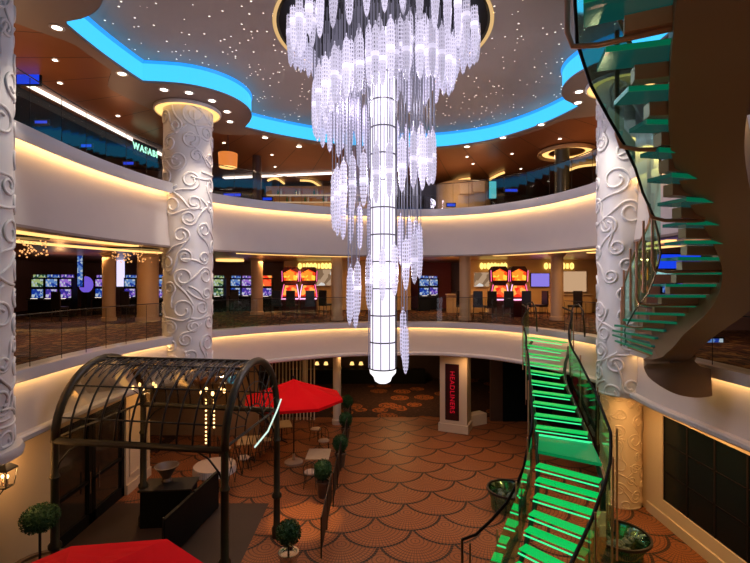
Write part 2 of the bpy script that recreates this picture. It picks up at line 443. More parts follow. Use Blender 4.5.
for i, (a, b) in enumerate(((11.0, 12.5), (12.5, 14.1))):
    d = MB(); d.box((LX-.1, (a+b)/2, .15), (.1, b-a, .3)).box((LX-.1, (a+b)/2, 2.95), (.1, b-a, .22)).box((LX-.1, (a+b)/2, 1.2), (.1, b-a, .08))
    d.box((LX-.1, a+.08, 1.5), (.1, .14, 3.0)).box((LX-.1, b-.08, 1.5), (.1, .14, 3.0))
    o = struct(d, 'door_%d' % (i+1), M['black'])
    MB().box((LX-.12, (a+b)/2, 1.55), (.02, b-a-.3, 2.6)).build('door_glass', M['doorglass'], o)
    MB().tube([(LX+.02, b-.2 if i == 0 else a+.2, .9), (LX+.02, b-.2 if i == 0 else a+.2, 1.5)], .018, 6).build('door_handle', M['chrome'], o)
# back of restaurant on the left
wallbox('wall_restaurant_back', -12, -5.1, 19.6, 19.8, 0, 3.55, noisy('restaurant_wall', (.34, .21, .12), (.25, .14, .08), 1.2, .6))

# ------------------------------------------------------------------ columns with scroll relief
def scrolls(c, r, z0, z1, s0=.16, s1=.33, th=.028, seed=1, face=None):
    rg = random.Random(seed); W = 2*PI*r; placed = []; mb = MB()
    def put(pts):
        P = []
        for u, z in pts:
            z = min(max(z, z0+.04), z1-.04)
            P.append(Vector((c[0]+(r+.004)*math.cos(u/r), c[1]+(r+.004)*math.sin(u/r), z)))
        mb.tube(P, th, 5, caps=True)
    tries = 0
    while tries < 2600:
        tries += 1
        a = s0+(s1-s0)*rg.random()**1.3*(1 if tries < 900 else .6)
        u = rg.random()*W; z = z0+.1+rg.random()*(z1-z0-.2)
        if any((min(abs(u-q[0]), W-abs(u-q[0]))**2+(z-q[1])**2) < (a+q[2]+.035)**2 for q in placed): continue
        placed.append((u, z, a)); ph = rg.random()*2*PI; sg = rg.choice((-1, 1)); turns = 1.35
        pts = []
        N = 22
        for i in range(N+1):
            t = i/N; rad = a*(.34+.66*t**.8); q = ph+sg*2*PI*turns*t
            pts.append((u+rad*math.cos(q), z+rad*math.sin(q)))
        # tail peels away and curls the other way
        q = ph+sg*2*PI*turns; dx, dz = -math.sin(q)*sg, math.cos(q)*sg; hx, hz = pts[-1]; cur = math.atan2(dz, dx)
        for i in range(12):
            cur -= sg*.05*(.26/a); step = a*.23
            hx += math.cos(cur)*step; hz += math.sin(cur)*step; pts.append((hx, hz))
        put(pts)
    return mb
def column(name, c, r, z0, z1, m, seed, label, s0=.2, s1=.40, th=.038):
    t = thing(name, label, 'column', (c[0], c[1], z0), group=None)
    MB().lathe([(r, 0), (r, z1-z0)], (c[0], c[1], z0), 40).build('shaft', m, t, True)
    scrolls(c, r, z0, z1, s0, s1, th, seed).build('scroll_relief', m, t, 'all')
    return t
C1 = (-7.16, 7.88); C2 = (-6.23, 15.0); C3 = (7.05, 12.92)
t = column('relief_column', C1, .65, 3.75, SOF, M['column'], 3, 'white column with scroll relief cropped by the left edge of the photo', .16, .32, .032)
MB().lathe([(.65, -.0), (.78, -.02), (.82, -.1), (.80, -.2), (.66, -.26)], (C1[0], C1[1], 3.76), 36).build('base_ring', M['lip'], t, True)
t = column('relief_column', C2, .755, 3.55, SOF, M['column'], 5, 'white scroll relief column standing behind the arched arbor, left of the chandelier')
t = column('relief_column', C3, .60, 3.5, SOF, M['column'], 9, 'white scroll relief column behind the upper glass staircase, right of the chandelier')
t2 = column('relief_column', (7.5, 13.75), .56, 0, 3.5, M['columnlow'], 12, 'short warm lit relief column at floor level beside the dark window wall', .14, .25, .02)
def halo(c, r, nm, label):
    t = thing('ceiling_halo', label, 'ceiling light', (c[0], c[1], SOF-.1))
    MB().lathe([(r, .10), (r+.30, .10), (r+.30, .04), (r+.26, .0), (r+.26, .07), (r, .07)], (c[0], c[1], SOF-.12), 40, False).build('ring', M['lip'], t, True)
    MB().lathe([(r+.02, .03), (r+.24, .03), (r+.24, .055), (r+.02, .055)], (c[0], c[1], SOF-.12), 40, False).build('light_strip', M['warmsoft'], t)
halo(C2, .755, 'h', 'glowing golden ring where the left relief column meets the ceiling')
halo(C3, .625, 'h', 'glowing golden ring where the right relief column meets the ceiling')

# ------------------------------------------------------------------ glass railings
def rail(z, label, i0=8, i1=None, skip=()):
    i1 = i1 or len(CT)-9
    t = thing('glass_railing', label, 'railing', (CT[i0].x, CT[i0].y, z))
    P = [Vector((CT[i].x+NRM[i].x*.1, CT[i].y+NRM[i].y*.1, z)) for i in range(i0, i1)]
    segs = []; cur = []
    for i, p in enumerate(P):
        if any((p.xy-Vector(c)).length < r for c, r in skip):
            if len(cur) > 1: segs.append(cur)
            cur = []
        else: cur.append(p)
    if len(cur) > 1: segs.append(cur)
    for sg in segs:
        hr = [p+Vector((0, 0, 1.08)) for p in sg]
        MB().tube(hr, .014, 6).build('handrail', M['dark'], t, 'all')
        k = 0
        while k < len(sg)-1:
            e = min(k+3, len(sg)-1); a = sg[k:e+1]
            g = MB(); lo = [p+Vector((0, 0, .02)) for p in a]; hi = [p+Vector((0, 0, 1.05)) for p in a]
            g.strip(lo, hi); g.build('glass_panel', M['glass'], t)
            p = a[0]; MB().box((p.x, p.y, z+.53), (.01, .01, 1.04)).build('post', M['dark'], t)
            k = e
    return t
rail(MID, 'clear glass balustrade with dark handrail around the casino balcony', skip=[((-6.23, 15.0), 1.0), ((7.0, 12.9), .85), ((5.95, 16.75), 1.0)])
rail(UP, 'clear glass balustrade with dark handrail around the upper gallery', skip=[((-6.23, 15.0), 1.0), ((7.0, 12.9), .85)])

# ------------------------------------------------------------------ downlights
def downlight_proto():
    t = thing('downlight', 'x', 'ceiling light')
    MB().lathe([(.10, -.012), (.155, -.012), (.16, .0), (.10, .0)], n=18, caps=False).build('trim_ring', M['lip'], t, True)
    MB().lathe([(.105, -.008), (.001, -.008)], n=18, caps=False).build('lens', M['lens'], t)
    return t
dl = [(57, 27, 'nearest the top left corner of the photo'), (122, 73, 'on the left rim, before the column bulge'), (164, 89, 'leftmost on the bulge around the left column'), (189, 92, 'second from left on the bulge around the left column'), (212, 100, 'middle one on the bulge around the left column'), (227, 111, 'fourth on the bulge around the left column'), (230, 121, 'last and lowest on the bulge around the left column'), (265, 137, 'first right of the left column bulge'), (299, 146, 'just left of the chandelier under the blue line'), (467, 146, 'just right of the chandelier under the blue line'), (503, 137, 'second to the right of the chandelier'), (541, 124, 'third to the right of the chandelier'), (579, 91, 'upper one of the pair left of the glass staircase'), (578, 102, 'lower one of the pair left of the glass staircase')]
p0 = downlight_proto()
for i, (px, py, w) in enumerate(dl):
    p = PZ(px, py, SOF)
    o = p0 if i == 0 else copy_tree(p0)
    o.location = (p.x, p.y, SOF-.002); o['label'] = 'white rim downlight, '+w; o['group'] = 'downlights along the blue cove'
    if i == 0: MASTER = o
sm = [(55, 59, 'uppermost on the far left'), (60, 82, 'lower one on the far left'), (142, 98, 'just left of the left column top'), (118, 115, 'left of the left column, above the white light line'), (224, 142, 'just right of the left column'), (272, 154, 'above the back bar'), (275, 166, 'below its twin over the back bar'), (560, 138, 'above the round ceiling halo'), (512, 153, 'left of the round ceiling halo'), (521, 168, 'lower left of the round ceiling halo'), (467, 156, 'just right of the chandelier'), (473, 163, 'lowest right of the chandelier')]
for i, (px, py, w) in enumerate(sm):
    p = PZ(px, py, SOF+.03); o = copy_tree(p0, 'small copper ceiling downlight, '+w, (p.x, p.y, SOF+.02), group='small downlights in the copper ceiling'); o.scale = (.6, .6, 1)

# ------------------------------------------------------------------ chandelier
ch = thing('chandelier', 'huge spiral crystal chandelier of lit glass pendants around a glowing core', 'chandelier', (CC.x, CC.y, 4.0))
zt = CEI
MB().lathe([(.31, 4.45), (.31, zt)], (CC.x, CC.y, 0), 28, False).build('core_tube', M['pole'], ch, True)
for k, zz in enumerate([4.48+.68*i for i in range(13)]):
    MB().lathe([(.315, -.015), (.335, -.015), (.335, .015), (.315, .015)], (CC.x, CC.y, zz), 28, False).build('core_ring', M['dark'], ch)
MB().lathe([(.001, -.33), (.12, -.32), (.2, -.27), (.24, -.16), (.33, -.06), (.34, .02), (.30, .04)], (CC.x, CC.y, 4.43), 28, False).build('bottom_bowl', M['band'], ch, True)
for k in range(10):
    a = 2*PI*k/10+.15; MB().tube([(CC.x+.36*math.cos(a), CC.y+.36*math.sin(a), 4.5), (CC.x+.36*math.cos(a), CC.y+.36*math.sin(a), zt)], .012, 5).build('core_rod', M['dark' if k % 3 == 0 else 'rod'], ch)
# pendant prototypes (origin at the top of the glass)
def pend_mesh(name, L, r):
    mb = MB(); mb.lathe([(.012, .12), (.02, .02), (r*.55, 0), (r*.9, -.10), (r, -.45), (r, -.56), (r*1.06, -.565), (r*1.06, -.61), (r*.98, -.615), (r*.98, -.64), (r*1.06, -.645), (r*1.06, -.69), (r, -.70), (r*.92, -.90*L), (r*.62, -1.12*L), (r*.25, -1.2*L), (.001, -1.23*L)], n=10, caps=False)
    me = bpy.data.meshes.new(name); me.from_pydata(mb.v, [], mb.f); me.materials.append(M['pend']); me.polygons.foreach_set('use_smooth', [True]*len(me.polygons)); return me
PM = [pend_mesh('crystal_pendant', 1.0, .088), pend_mesh('crystal_pendant', 1.08, .085)]
PL = [1.23, 1.33]
pend = []   # (x, y, zbottom, variant)
def add_ring(a, r, zb): pend.append((CC.x+math.cos(a)*r, CC.y+math.sin(a)*r, zb+(R_.random()-.5)*.12, R_.randrange(2)))
for lay, (r, zb, n) in enumerate(((2.33, 5.5, 40), (2.08, 5.45, 34))):
    for k in range(n):
        a = 2*PI*(k+.5*(lay % 2))/n; add_ring(a, r+R_.uniform(-.04, .04), EYE+zb+.12*math.sin(3*a))
# helix: right -> front -> left -> back
tau = 0.0
def rad(t): 
    K = [(-.25, 1.95), (0, 1.78), (.25, 1.75), (.5, 1.72), (.75, 1.5), (1, 1.28), (1.25, 1.25), (1.5, 1.25), (1.75, 1.1), (2, .95), (2.25, .62), (2.5, .88), (2.75, .6), (3, .58), (3.1, .55)]
    for i in range(len(K)-1):
        if K[i][0] <= t <= K[i+1][0]:
            u = (t-K[i][0])/(K[i+1][0]-K[i][0]); return K[i][1]*(1-u)+K[i+1][1]*u
    return K[-1][1]
tau = -.35
while tau < 3.05:
    r = rad(max(tau, -.25)); a = -2*PI*tau; zb = EYE+4.85-2.38*tau
    if not (2.6 < tau < 2.86):
        add_ring(a, r, zb)
        if tau < 1.1: add_ring(a+.09, r-.26, zb+.18)
        if tau < .8: add_ring(a+.03, r-.5, zb+.45)
    tau += (.34 if tau < .9 else .30)/(2*PI*r)
# upper inner filler ring between tiers 1 and 2
for k in range(8): add_ring(PI*.1+PI*.8*k/7, 1.5, EYE+4.7+.15*math.sin(k))
pend.sort(key=lambda p: p[1])
# the largest in view (nearest) are parts, the rest one stuff part
NP = 96
for i, (x, y, zb, vr) in enumerate(pend[:NP]):
    o = bpy.data.objects.new('crystal_pendant', PM[vr]); col.objects.link(o); o.parent = ch
    o.location = (x-ch.location.x, y-ch.location.y, zb+PL[vr]-ch.location.z)
mb = MB(); rodmb = MB()
restm = mat('rest', (0, 0, 0))
# far pendants: same shape with the real bands, one mesh
for x, y, zb, vr in pend[NP:]:
    r = .09; L = PL[vr]/1.23; c = (x, y, zb+PL[vr])
    mb.lathe([(.012, .12), (.02, .02), (r*.55, 0), (r*.9, -.10), (r, -.45), (r, -.56), (r*1.06, -.565), (r*1.06, -.61), (r*.98, -.615), (r*.98, -.64), (r*1.06, -.645), (r*1.06, -.69), (r, -.70), (r*.92, -.90*L), (r*.62, -1.12*L), (.001, -1.23*L)], c, 7, False)
# world based material for the merged pendants
m = mat('crystal_far', (.10, .09, .12), .15, emit=(.80, .73, 1.0), es=.6); nt = m.node_tree; E.nt = nt
v, x_, y_, z_ = objc(nt)
g = E.op('MAXIMUM', (x_*24).fr().lt(.4), (z_*11).fr().lt(.4)); nt.links.new((g*.70+.10).k, B(m).inputs['Emission Strength']); nt.links.new((g*.5+.35).k, B(m).inputs['Alpha'])
mb.build('crystal_pendants', m, ch, 'all', kind='stuff')
for x, y, zb, vr in pend:
    for dx in (-.04, .04):
        rodmb.tube([(x+dx, y, zb+PL[vr]+.02), (x+dx, y, zt)], .009, 4, False)
rodmb.build('hanging_rods', M['rod'], ch, kind='stuff')

# ------------------------------------------------------------------ lower green staircase
H = lambda i: EYE-1.75-.19*i
LT = [((532.6, 336.6), (567.8, 341.5)), ((528, 343.7), (567, 350)), ((526.5, 352), (564.6, 357)), ((529, 360.7), (563.5, 365.5)), ((531, 369), (564, 374)), ((531.5, 379), (567, 384)), ((533.7, 389.5), (572, 394.5)), ((534.7, 400), (577, 406)), ((536, 412), (582, 418)), ((537, 424), (588, 431))]
treads = []
for i, (l, r) in enumerate(LT): treads.append((PZ(*l, H(i+1)), PZ(*r, H(i+1)), .27, H(i+1)))
land = (PZ(539, 435, H(11)), PZ(592, 443, H(11)), PZ(602, 463, H(11)), PZ(538, 450, H(11)))
lt2 = [((539.5, 462), (602, 478)), ((539, 476), (602, 493)), ((537.6, 492), (601, 511)), ((534, 509), (596.5, 532)), ((530, 525), (590, 549)), ((526, 543), (583, 571))]
for k, (l, r) in enumerate(lt2): treads.append((PZ(*l, H(12+k)), PZ(*r, H(12+k)), .25, H(12+k)))
l, r = treads[-1][0].copy(), treads[-1][1].copy()
for k in range(18, 26):
    l += Vector((-.20, -.22, -.19)); r += Vector((-.30, -.30, -.19)); treads.append((l.copy(), r.copy(), .27, H(k)))
st = thing('glass_staircase', 'green lit glass staircase curving from the casino balcony to the mosaic floor', 'staircase', (l.x, l.y, 0))
m = mat('green_tread', (.0, .05, .02), .35, emit=(.0, .60, .10), es=.85, spec=.2); M['gtread'] = m
M['gedge'] = emis('green_nosing', (.05, 1.0, .33), 1.1)
M['glanding'] = mat('green_landing', (.02, .18, .09), .2, emit=(.0, .32, .09), es=.4, spec=.2)
for a, b, dp, zz in treads:
    d = (b-a); f = Vector((d.y, -d.x, 0)).normalized()
    if f.y > 0: f = -f
    p = [a, b, b+f*dp, a+f*dp]
    tr = MB().prism([q.xy for q in p], zz-.02, zz).build('tread', M['gtread'], st)
    e0, e1 = a+f*(dp+.0), b+f*(dp+.0)
    MB().prism([(e0+f*.01).xy, (e1+f*.01).xy, (e1+f*.03).xy, (e0+f*.03).xy], zz-.085, zz-.06).build('nosing', M['gedge'], tr)
MB().prism([p.xy for p in land], H(11)-.07, H(11)).build('landing', M['glanding'], st)
d = (land[1]-land[0]).normalized()
MB().tube([land[0]+Vector((0, 0, .01)), land[1]+Vector((0, 0, .01))], .03, 6).build('landing_light', M['gedge'], st)
Lp = [t[0] for t in treads]; Rp = [t[1] for t in treads]
def outb(P, Q, o):   # offset P away from Q
    return [p+(p-q).normalized()*o for p, q in zip(P, Q)]
Lo = outb(Lp, Rp, .16); Ro = outb(Rp, Lp, .16)
MB().tube([p+Vector((0, 0, -.16)) for p in outb(Lp, Rp, .03)], .05, 6).build('stringer', M['dark'], st, 'all')
MB().tube([p+Vector((0, 0, -.16)) for p in outb(Rp, Lp, .03)], .05, 6).build('stringer', M['dark'], st, 'all')
for side, Pn in (('l', Lo), ('r', Ro)):
    Pu = [Vector((Pn[0].x, Pn[0].y+.7, Pn[0].z+.1))]+Pn
    hr = [p+Vector((0, 0, .98)) for p in Pu]
    if side == 'l': hr = hr[:13]+[PD(524, 466, 9.7), PD(517, 484, 9.65), PD(507, 502, 9.65), PD(492, 519, 9.7), PD(476, 534, 9.8), Vector((1.92, 9.9, 1.02))]
    MB().tube(hr, .032, 6).build('handrail', M['black'], st, 'all')
    for k in range(0, len(Pn)-1, 3):
        e = min(k+3, len(Pn)-1); g = MB()
        g.strip([p+Vector((0, 0, -.22)) for p in Pn[k:e+1]], [p+Vector((0, 0, .93)) for p in Pn[k:e+1]]); g.build('glass_panel', M['gglass'], st)
        p = Pn[k]; q = (Pn[k]-(Lp if side == 'r' else Rp)[k]).normalized()*.05
        MB().tube([p+q+Vector((0, 0, -.3)), p+q+Vector((0, 0, 1.1))], .018, 6).build('baluster', M['copper'], st)
MB().tube([(1.92, 9.9, 0), (1.92, 9.9, 1.05)], .03, 8).build('newel_post', M['bronze'], st)
MB().tube([(2.07, 9.8, 0), (2.07, 9.8, 1.0)], .02, 8).build('newel_post', M['bronze'], st)
# outer copper posts right of the lower flight
for (px, py0, py1, d) in ((617, 428, 560, 9.6), (612, 505, 575, 8.6)):
    a = PD(px, py0, d); b = PD(px, py1, d); MB().tube([a, b], .022, 8).build('rail_post', M['copper'], st)
# looped steel tubes at the head of the stairs
hd = Lo[0]
for p in (Lo[0]+Vector((-.05, .2, 0)), Ro[0]+Vector((.05, .2, 0))):
    MB().tube([p+Vector((0, 0, 0)), p+Vector((0, 0, .9)), p+Vector((.05, -.05, 1.15)), p+Vector((.18, -.15, 1.22)), p+Vector((.26, -.3, 1.0)), p+Vector((.26, -.4, .2))], .025, 7).build('newel_loop', M['bronze'], st, 'all')
# glass basins beside the stair foot
M['basin'] = glass('basin_glass', (.35, .6, .48), .5, .08, gcol=(.5, .9, .7))
def basin(c, r0, r1, lab):
    t = thing('glass_basin', lab, 'planter', (c[0], c[1], 0))
    mb = MB().lathe([(r0, 0), (r0*1.05, .3), (r1, .55), (r1*.98, .57), (r1*.9, .5), (r0*.9, .06)], c, 28, False); mb.build('basin', M['basin'], t, True)
    MB().lathe([(r1-.03, .54), (r1+.02, .54), (r1+.02, .6), (r1-.03, .6), (r1-.03, .54)], c, 28, False).build('rim', M['dark'], t, True)
    g = MB()
    for k in range(26):
        a = R_.uniform(0, 2*PI); q = r0*.85*math.sqrt(R_.random()); g.ball((c[0]+q*math.cos(a), c[1]+q*math.sin(a), .12+R_.random()*.25), R_.uniform(.07, .14), 7, 5, .8, .1)
    g.build('pebbles', noisy('pebble', (.10, .13, .10), (.04, .07, .05), 8, .5), t, kind='stuff')
basin((3.95, 13.3, 0), .5, .62, 'green glass basin of pebbles left of the stair foot')
basin((5.9, 10.9, 0), .5, .7, 'green glass basin of pebbles right of the stair near the wall')

# ------------------------------------------------------------------ upper glass staircase
LU = [(-1.75, 6.80, 12.3), (-1.37, 6.55, 11.7), (-.99, 5.85, 10.5), (-.4, 5.0, 8.6), (0, 4.55, 7.4), (.38, 4.12, 6.5), (.57, 3.88, 6.05), (.76, 3.55, 5.6), (.95, 3.17, 5.1), (1.14, 2.83, 4.75), (1.33, 2.62, 4.5), (1.52, 2.40, 4.33), (1.71, 2.14, 4.13), (1.9, 1.84, 3.85), (2.09, 1.58, 3.5), (2.28, 1.4, 3.1), (2.47, 1.3, 2.7)]
RU = [(707, 379, 9.4), (691, 378, 9.5), (676, 371, 9.6), (668, 355, 9.7), (672, 336, 9.5), (690, 317, 8.9), (714, 296, 8.0), (737, 275, 7.1), (747, 250, 6.3), (738, 215, 5.6), (720, 175, 4.9), (709, 135, 4.4), (706, 95, 4.0), (710, 50, 3.6), (718, 0, 3.2), (728, -60, 2.9), (745, -140, 2.6)]
RUp = [PD(*p) for p in RU]
def lerpk(K, h):
    if h <= K[0][0]: return Vector(K[0][1:])
    for i in range(len(K)-1):
        if K[i][0] <= h <= K[i+1][0]:
            u = (h-K[i][0])/(K[i+1][0]-K[i][0]); return Vector(K[i][1:]).lerp(Vector(K[i+1][1:]), u)
    return Vector(K[-1][1:])
RK = [(-2.1, 6.3, 9.7)]+[(p.z-EYE, p.x, p.y) for p in RUp[3:]]
us = thing('glass_staircase', 'upper glass staircase with brown curved box girder seen from below at right', 'staircase', (6.9, 9.4, MID))
RS = catmull([tuple(p) for p in RUp], 6)
rows = []
for i, p in enumerate(RS):
    t = (RS[min(i+1, len(RS)-1)]-RS[max(i-1, 0)]); th = Vector((t.x, t.y, 0))
    th.normalize(); n = Vector((th.y, -th.x, 0)); upv = n.cross(t.normalized()); 
    if upv.z < 0: upv = -upv
    w = .275; hh = .27+.17*max(0, min(1, (p.y-6.3)/1.5))*max(0, min(1, i/14))
    rows.append([p+n*w+upv*hh, p-n*w+upv*hh, p-n*w-upv*hh, p+n*w-upv*hh, p+n*w+upv*hh])
g = MB().sweep(rows); n0 = len(rows[0]); g.f.append((0, 1, 2, 3)); k = (len(rows)-1)*n0; g.f.append((k+3, k+2, k+1, k))
g.build('box_girder', M['brownshade'], us, True)
M['utread'] = mat('teal_glass_tread', (.03, .16, .12), .12, emit=(.005, .15, .14), es=.2)
M['uedge'] = emis('tread_edge_green', (.0, .35, .16), .3)
hs = []; hh = -1.56
while hh < 2.45: hs.append(hh); hh += .19
outer = []
for i, h in enumerate(hs):
    a = lerpk(LU, h); b = lerpk(RK, h-.05); z = EYE+h
    A = Vector((a.x, a.y, z)); Bv = Vector((b.x, b.y, z)); d = Bv-A
    f = Vector((-d.y, d.x, 0)).normalized()
    nx = lerpk(LU, h+.19); step = Vector((nx.x-a.x, nx.y-a.y, 0))
    if f.dot(step) < 0: f = -f
    dp = min(.36, step.length*.8) if step.length > .1 else .3
    u = d.normalized(); A2 = A+u*.02
    outer.append(A)
    tr = MB().prism([q.xy for q in (A2, Bv, Bv+f*dp, A2+f*dp)], z-.04, z).build('tread', M['utread'], us)
    c0 = A+u*.30; c1 = Bv; q = f*.06
    MB().prism([x.xy for x in (c0-q, c1-q, c1+q, c0+q)], z-.17, z-.045).build('tread_bracket', M['copper'], tr)
    MB().prism([x.xy for x in (A2+f*dp, Bv+f*dp, Bv+f*(dp+.012), A2+f*(dp+.012))], z-.045, z+.0).build('tread_edge', M['uedge'], tr)
for k in range(0, len(outer)-1, 3):
    e = min(k+3, len(outer)-1); g = MB()
    g.strip([p+Vector((-.03, 0, -.14)) for p in outer[k:e+1]], [p+Vector((-.03, 0, .95)) for p in outer[k:e+1]]); g.build('glass_panel', M['gglass'], us)
MB().tube([p+Vector((-.03, 0, -.15)) for p in outer], .014, 6).build('glass_edge', M['black'], us, 'all')
MB().tube([p+Vector((-.03, 0, .97)) for p in outer], .022, 6).build('handrail', M['copper'], us, 'all')
for k in range(1, len(outer)-1, 3):
    A = outer[k]; h = A.z-EYE; b = lerpk(RK, h-.05); u = (Vector((b.x, b.y, A.z))-A).normalized()
    MB().tube([Vector((b.x, b.y, A.z-.18)), A+u*.12+Vector((0, 0, -.2)), A-u*.06+Vector((0, 0, -.17)), A-u*.1+Vector((0, 0, -.05)), A-u*.1+Vector((0, 0, .95))], .022, 7).build('rail_hoop', M['copper'], us, 'all')
for k in range(0, 9, 2):
    p = outer[k]+Vector((-.12, -.02, 0)); MB().tube([p+Vector((0, 0, -.15)), p+Vector((0, 0, 1.05))], .02, 6).build('baluster', M['copper'], us)

# ------------------------------------------------------------------ arched arbor
AX, AY = -6.8, 9.56; AR = math.atan2(-.56, 3.74); AL, AW, AZ = 3.84, 2.86, 3.32; RAD = AW/2; RISE = 1.53
ab = thing('arched_arbor', 'dark metal barrel vaulted glass arbor over the restaurant entrance', 'arbor')
def arch(x, n=20, r=0): return [(x, RAD-math.cos(PI*i/n)*(RAD+r), AZ+math.sin(PI*i/n)*(RISE+r)) for i in range(n+1)]
for x in (0, AL): MB().tube(arch(x), .085, 8).build('end_arch', M['bronze'], ab, 'all')
for i in range(1, 11): MB().tube(arch(AL*i/11), .022, 6).build('rib', M['dark'], ab, 'all')
for i in (2, 5, 8, 12, 15, 18):
    y = RAD-math.cos(PI*i/20)*RAD; z = AZ+math.sin(PI*i/20)*RISE; MB().tube([(0, y, z), (AL, y, z)], .018, 6).build('purlin', M['dark'], ab)
MB().tube([(0, RAD, AZ+RISE), (AL, RAD, AZ+RISE)], .04, 8).build('ridge', M['dark'], ab)
for y in (0, AW): MB().tube([(-.05, y, AZ), (AL+.05, y, AZ)], .075, 8).build('eave_beam', M['bronze'], ab)
for x in (0, AL): MB().tube([(x, 0, AZ+.05), (x, AW, AZ+.05)], .03, 8).build('tie_rod', M['dark'], ab)
lat = MB()
for i in range(22):
    for sg in (0, 1):
        x0 = AL*i/22; x1 = AL*(i+1)/22; pts = []
        for j in range(5):
            t = j/4; xx_ = x0+(x1-x0)*(t if sg else 1-t); q = PI*(.30+.2*t)
            pts.append((xx_, RAD-math.cos(q)*RAD, AZ+math.sin(q)*RISE))
        lat.tube(pts, .012, 4)
lat.build('lattice', M['dark'], ab)
g = MB().sweep([[(x, p[1], p[2]) for p in arch(0, 20, -.02)] for x in (0.05, AL-.05)]); g.build('vault_glass', M['aglass'], ab, 'all')
for (x, y) in ((0, 0), (AL, 0), (AL, AW), (0, AW)):
    MB().lathe([(.13, 0), (.13, .25), (.09, .3), (.085, 1.0), (.13, 1.05), (.13, 1.12), (.085, 1.18), (.08, 2.5), (.11, 2.55), (.075, 2.62), (.075, AZ)], (x, y, 0), 10).build('post', M['bronze'], ab, True)
    sx = 1 if x == 0 else -1; sy = 1 if y == 0 else -1
    MB().tube([(x, y, AZ-.75), (x+sx*.12, y, AZ-.45), (x+sx*.35, y, AZ-.18), (x+sx*.6, y, AZ-.05)], .02, 6).build('scroll_bracket', M['dark'], ab, 'all')
# radiating end bars and trellis on the right end
for x in (AL,):
    e = MB()
    for i in range(1, 12):
        q = PI*i/12; e.tube([(x, RAD-math.cos(q)*RAD*.35, AZ+.08+math.sin(q)*RISE*.3), (x, RAD-math.cos(q)*RAD, AZ+math.sin(q)*RISE)], .014, 5)
    e.tube([(x, RAD-math.cos(PI*i/12)*RAD*.35, AZ+.08+math.sin(PI*i/12)*RISE*.3) for i in range(13)], .018, 5)
    e.tube([(x, RAD-math.cos(PI*i/12)*RAD*.68, AZ+.08+math.sin(PI*i/12)*RISE*.64) for i in range(13)], .014, 5)
    e.build('end_grille', M['dark'], ab)
tr = MB()
for i in range(9):
    y = .1+.33*i; tr.tube([(AL, y, 2.5), (AL, min(y+.35, AW), AZ)], .01, 4); tr.tube([(AL, min(y+.35, AW), 2.5), (AL, y, AZ)], .01, 4)
tr.build('trellis', M['dark'], ab)
MB().tube([(AL+.2, 1.0, AZ-.28), (AL+.22, 1.7, AZ-.16), (AL+.15, 2.5, AZ+.12), (AL+.1, 2.9, AZ+.28)], .022, 6).build('light_tube', emis('pale_tube', (.75, 1, .85), 1.0), ab, 'all')
ab.location = (AX, AY, 0); ab.rotation_euler = (0, 0, AR)
def AB(x, y, z):
    c, s = math.cos(AR), math.sin(AR); return Vector((AX+x*c-y*s, AY+x*s+y*c, z))
# lantern chandeliers inside the vault
def lantern(loc, lab):
    t = thing('candle_chandelier', lab, 'lamp', loc)
    x, y, z = loc
    MB().tube([(x, y, z+.1), (x, y, AZ+RISE-.06)], .012, 5).build('chain', M['dark'], t)
    MB().lathe([(.03, .1), (.05, 0), (.03, -.1), (.001, -.14)], loc, 8, False).build('hub', M['bronze'], t, True)
    for k in range(5):
        a = 2*PI*k/5; ex, ey = x+.26*math.cos(a), y+.26*math.sin(a)
        MB().tube([(x, y, z-.05), ((x+ex)/2, (y+ey)/2, z-.12), (ex, ey, z)], .012, 5).build('arm', M['bronze'], t)
        MB().ball((ex, ey, z+.06), .035, 8, 6, 1.5).build('bulb', M['bulb'], t, 'all')
lantern(tuple(PD(145, 388, 10.9)), 'small candle style chandelier hanging under the middle of the arbor vault')
lantern(tuple(PD(213, 393, 10.4)), 'small candle style chandelier hanging under the right end of the arbor vault')
# string light posts behind arbor
sl = thing('string_light_curtain', 'vertical strings of small warm bulbs seen through the arbor glass', 'lights', tuple(PD(211, 470, 15.6)))
for px in (206, 214):
    a = PD(px, 398, 15.6); b = PD(px, 446, 15.6)
    MB().tube([a, b], .01, 4).build('cord', M['dark'], sl)
    for k in range(12 if px == 206 else 8):
        p = a.lerp(b, k/12+R_.random()*.03); MB().ball(p, .035, 6, 4).build('bulb', M['bulb'], sl)
MB().tube([PD(210, 398, 15.6), PD(210, 470, 15.6).xy.to_3d()], .03, 6).build('post', M['dark'], sl)

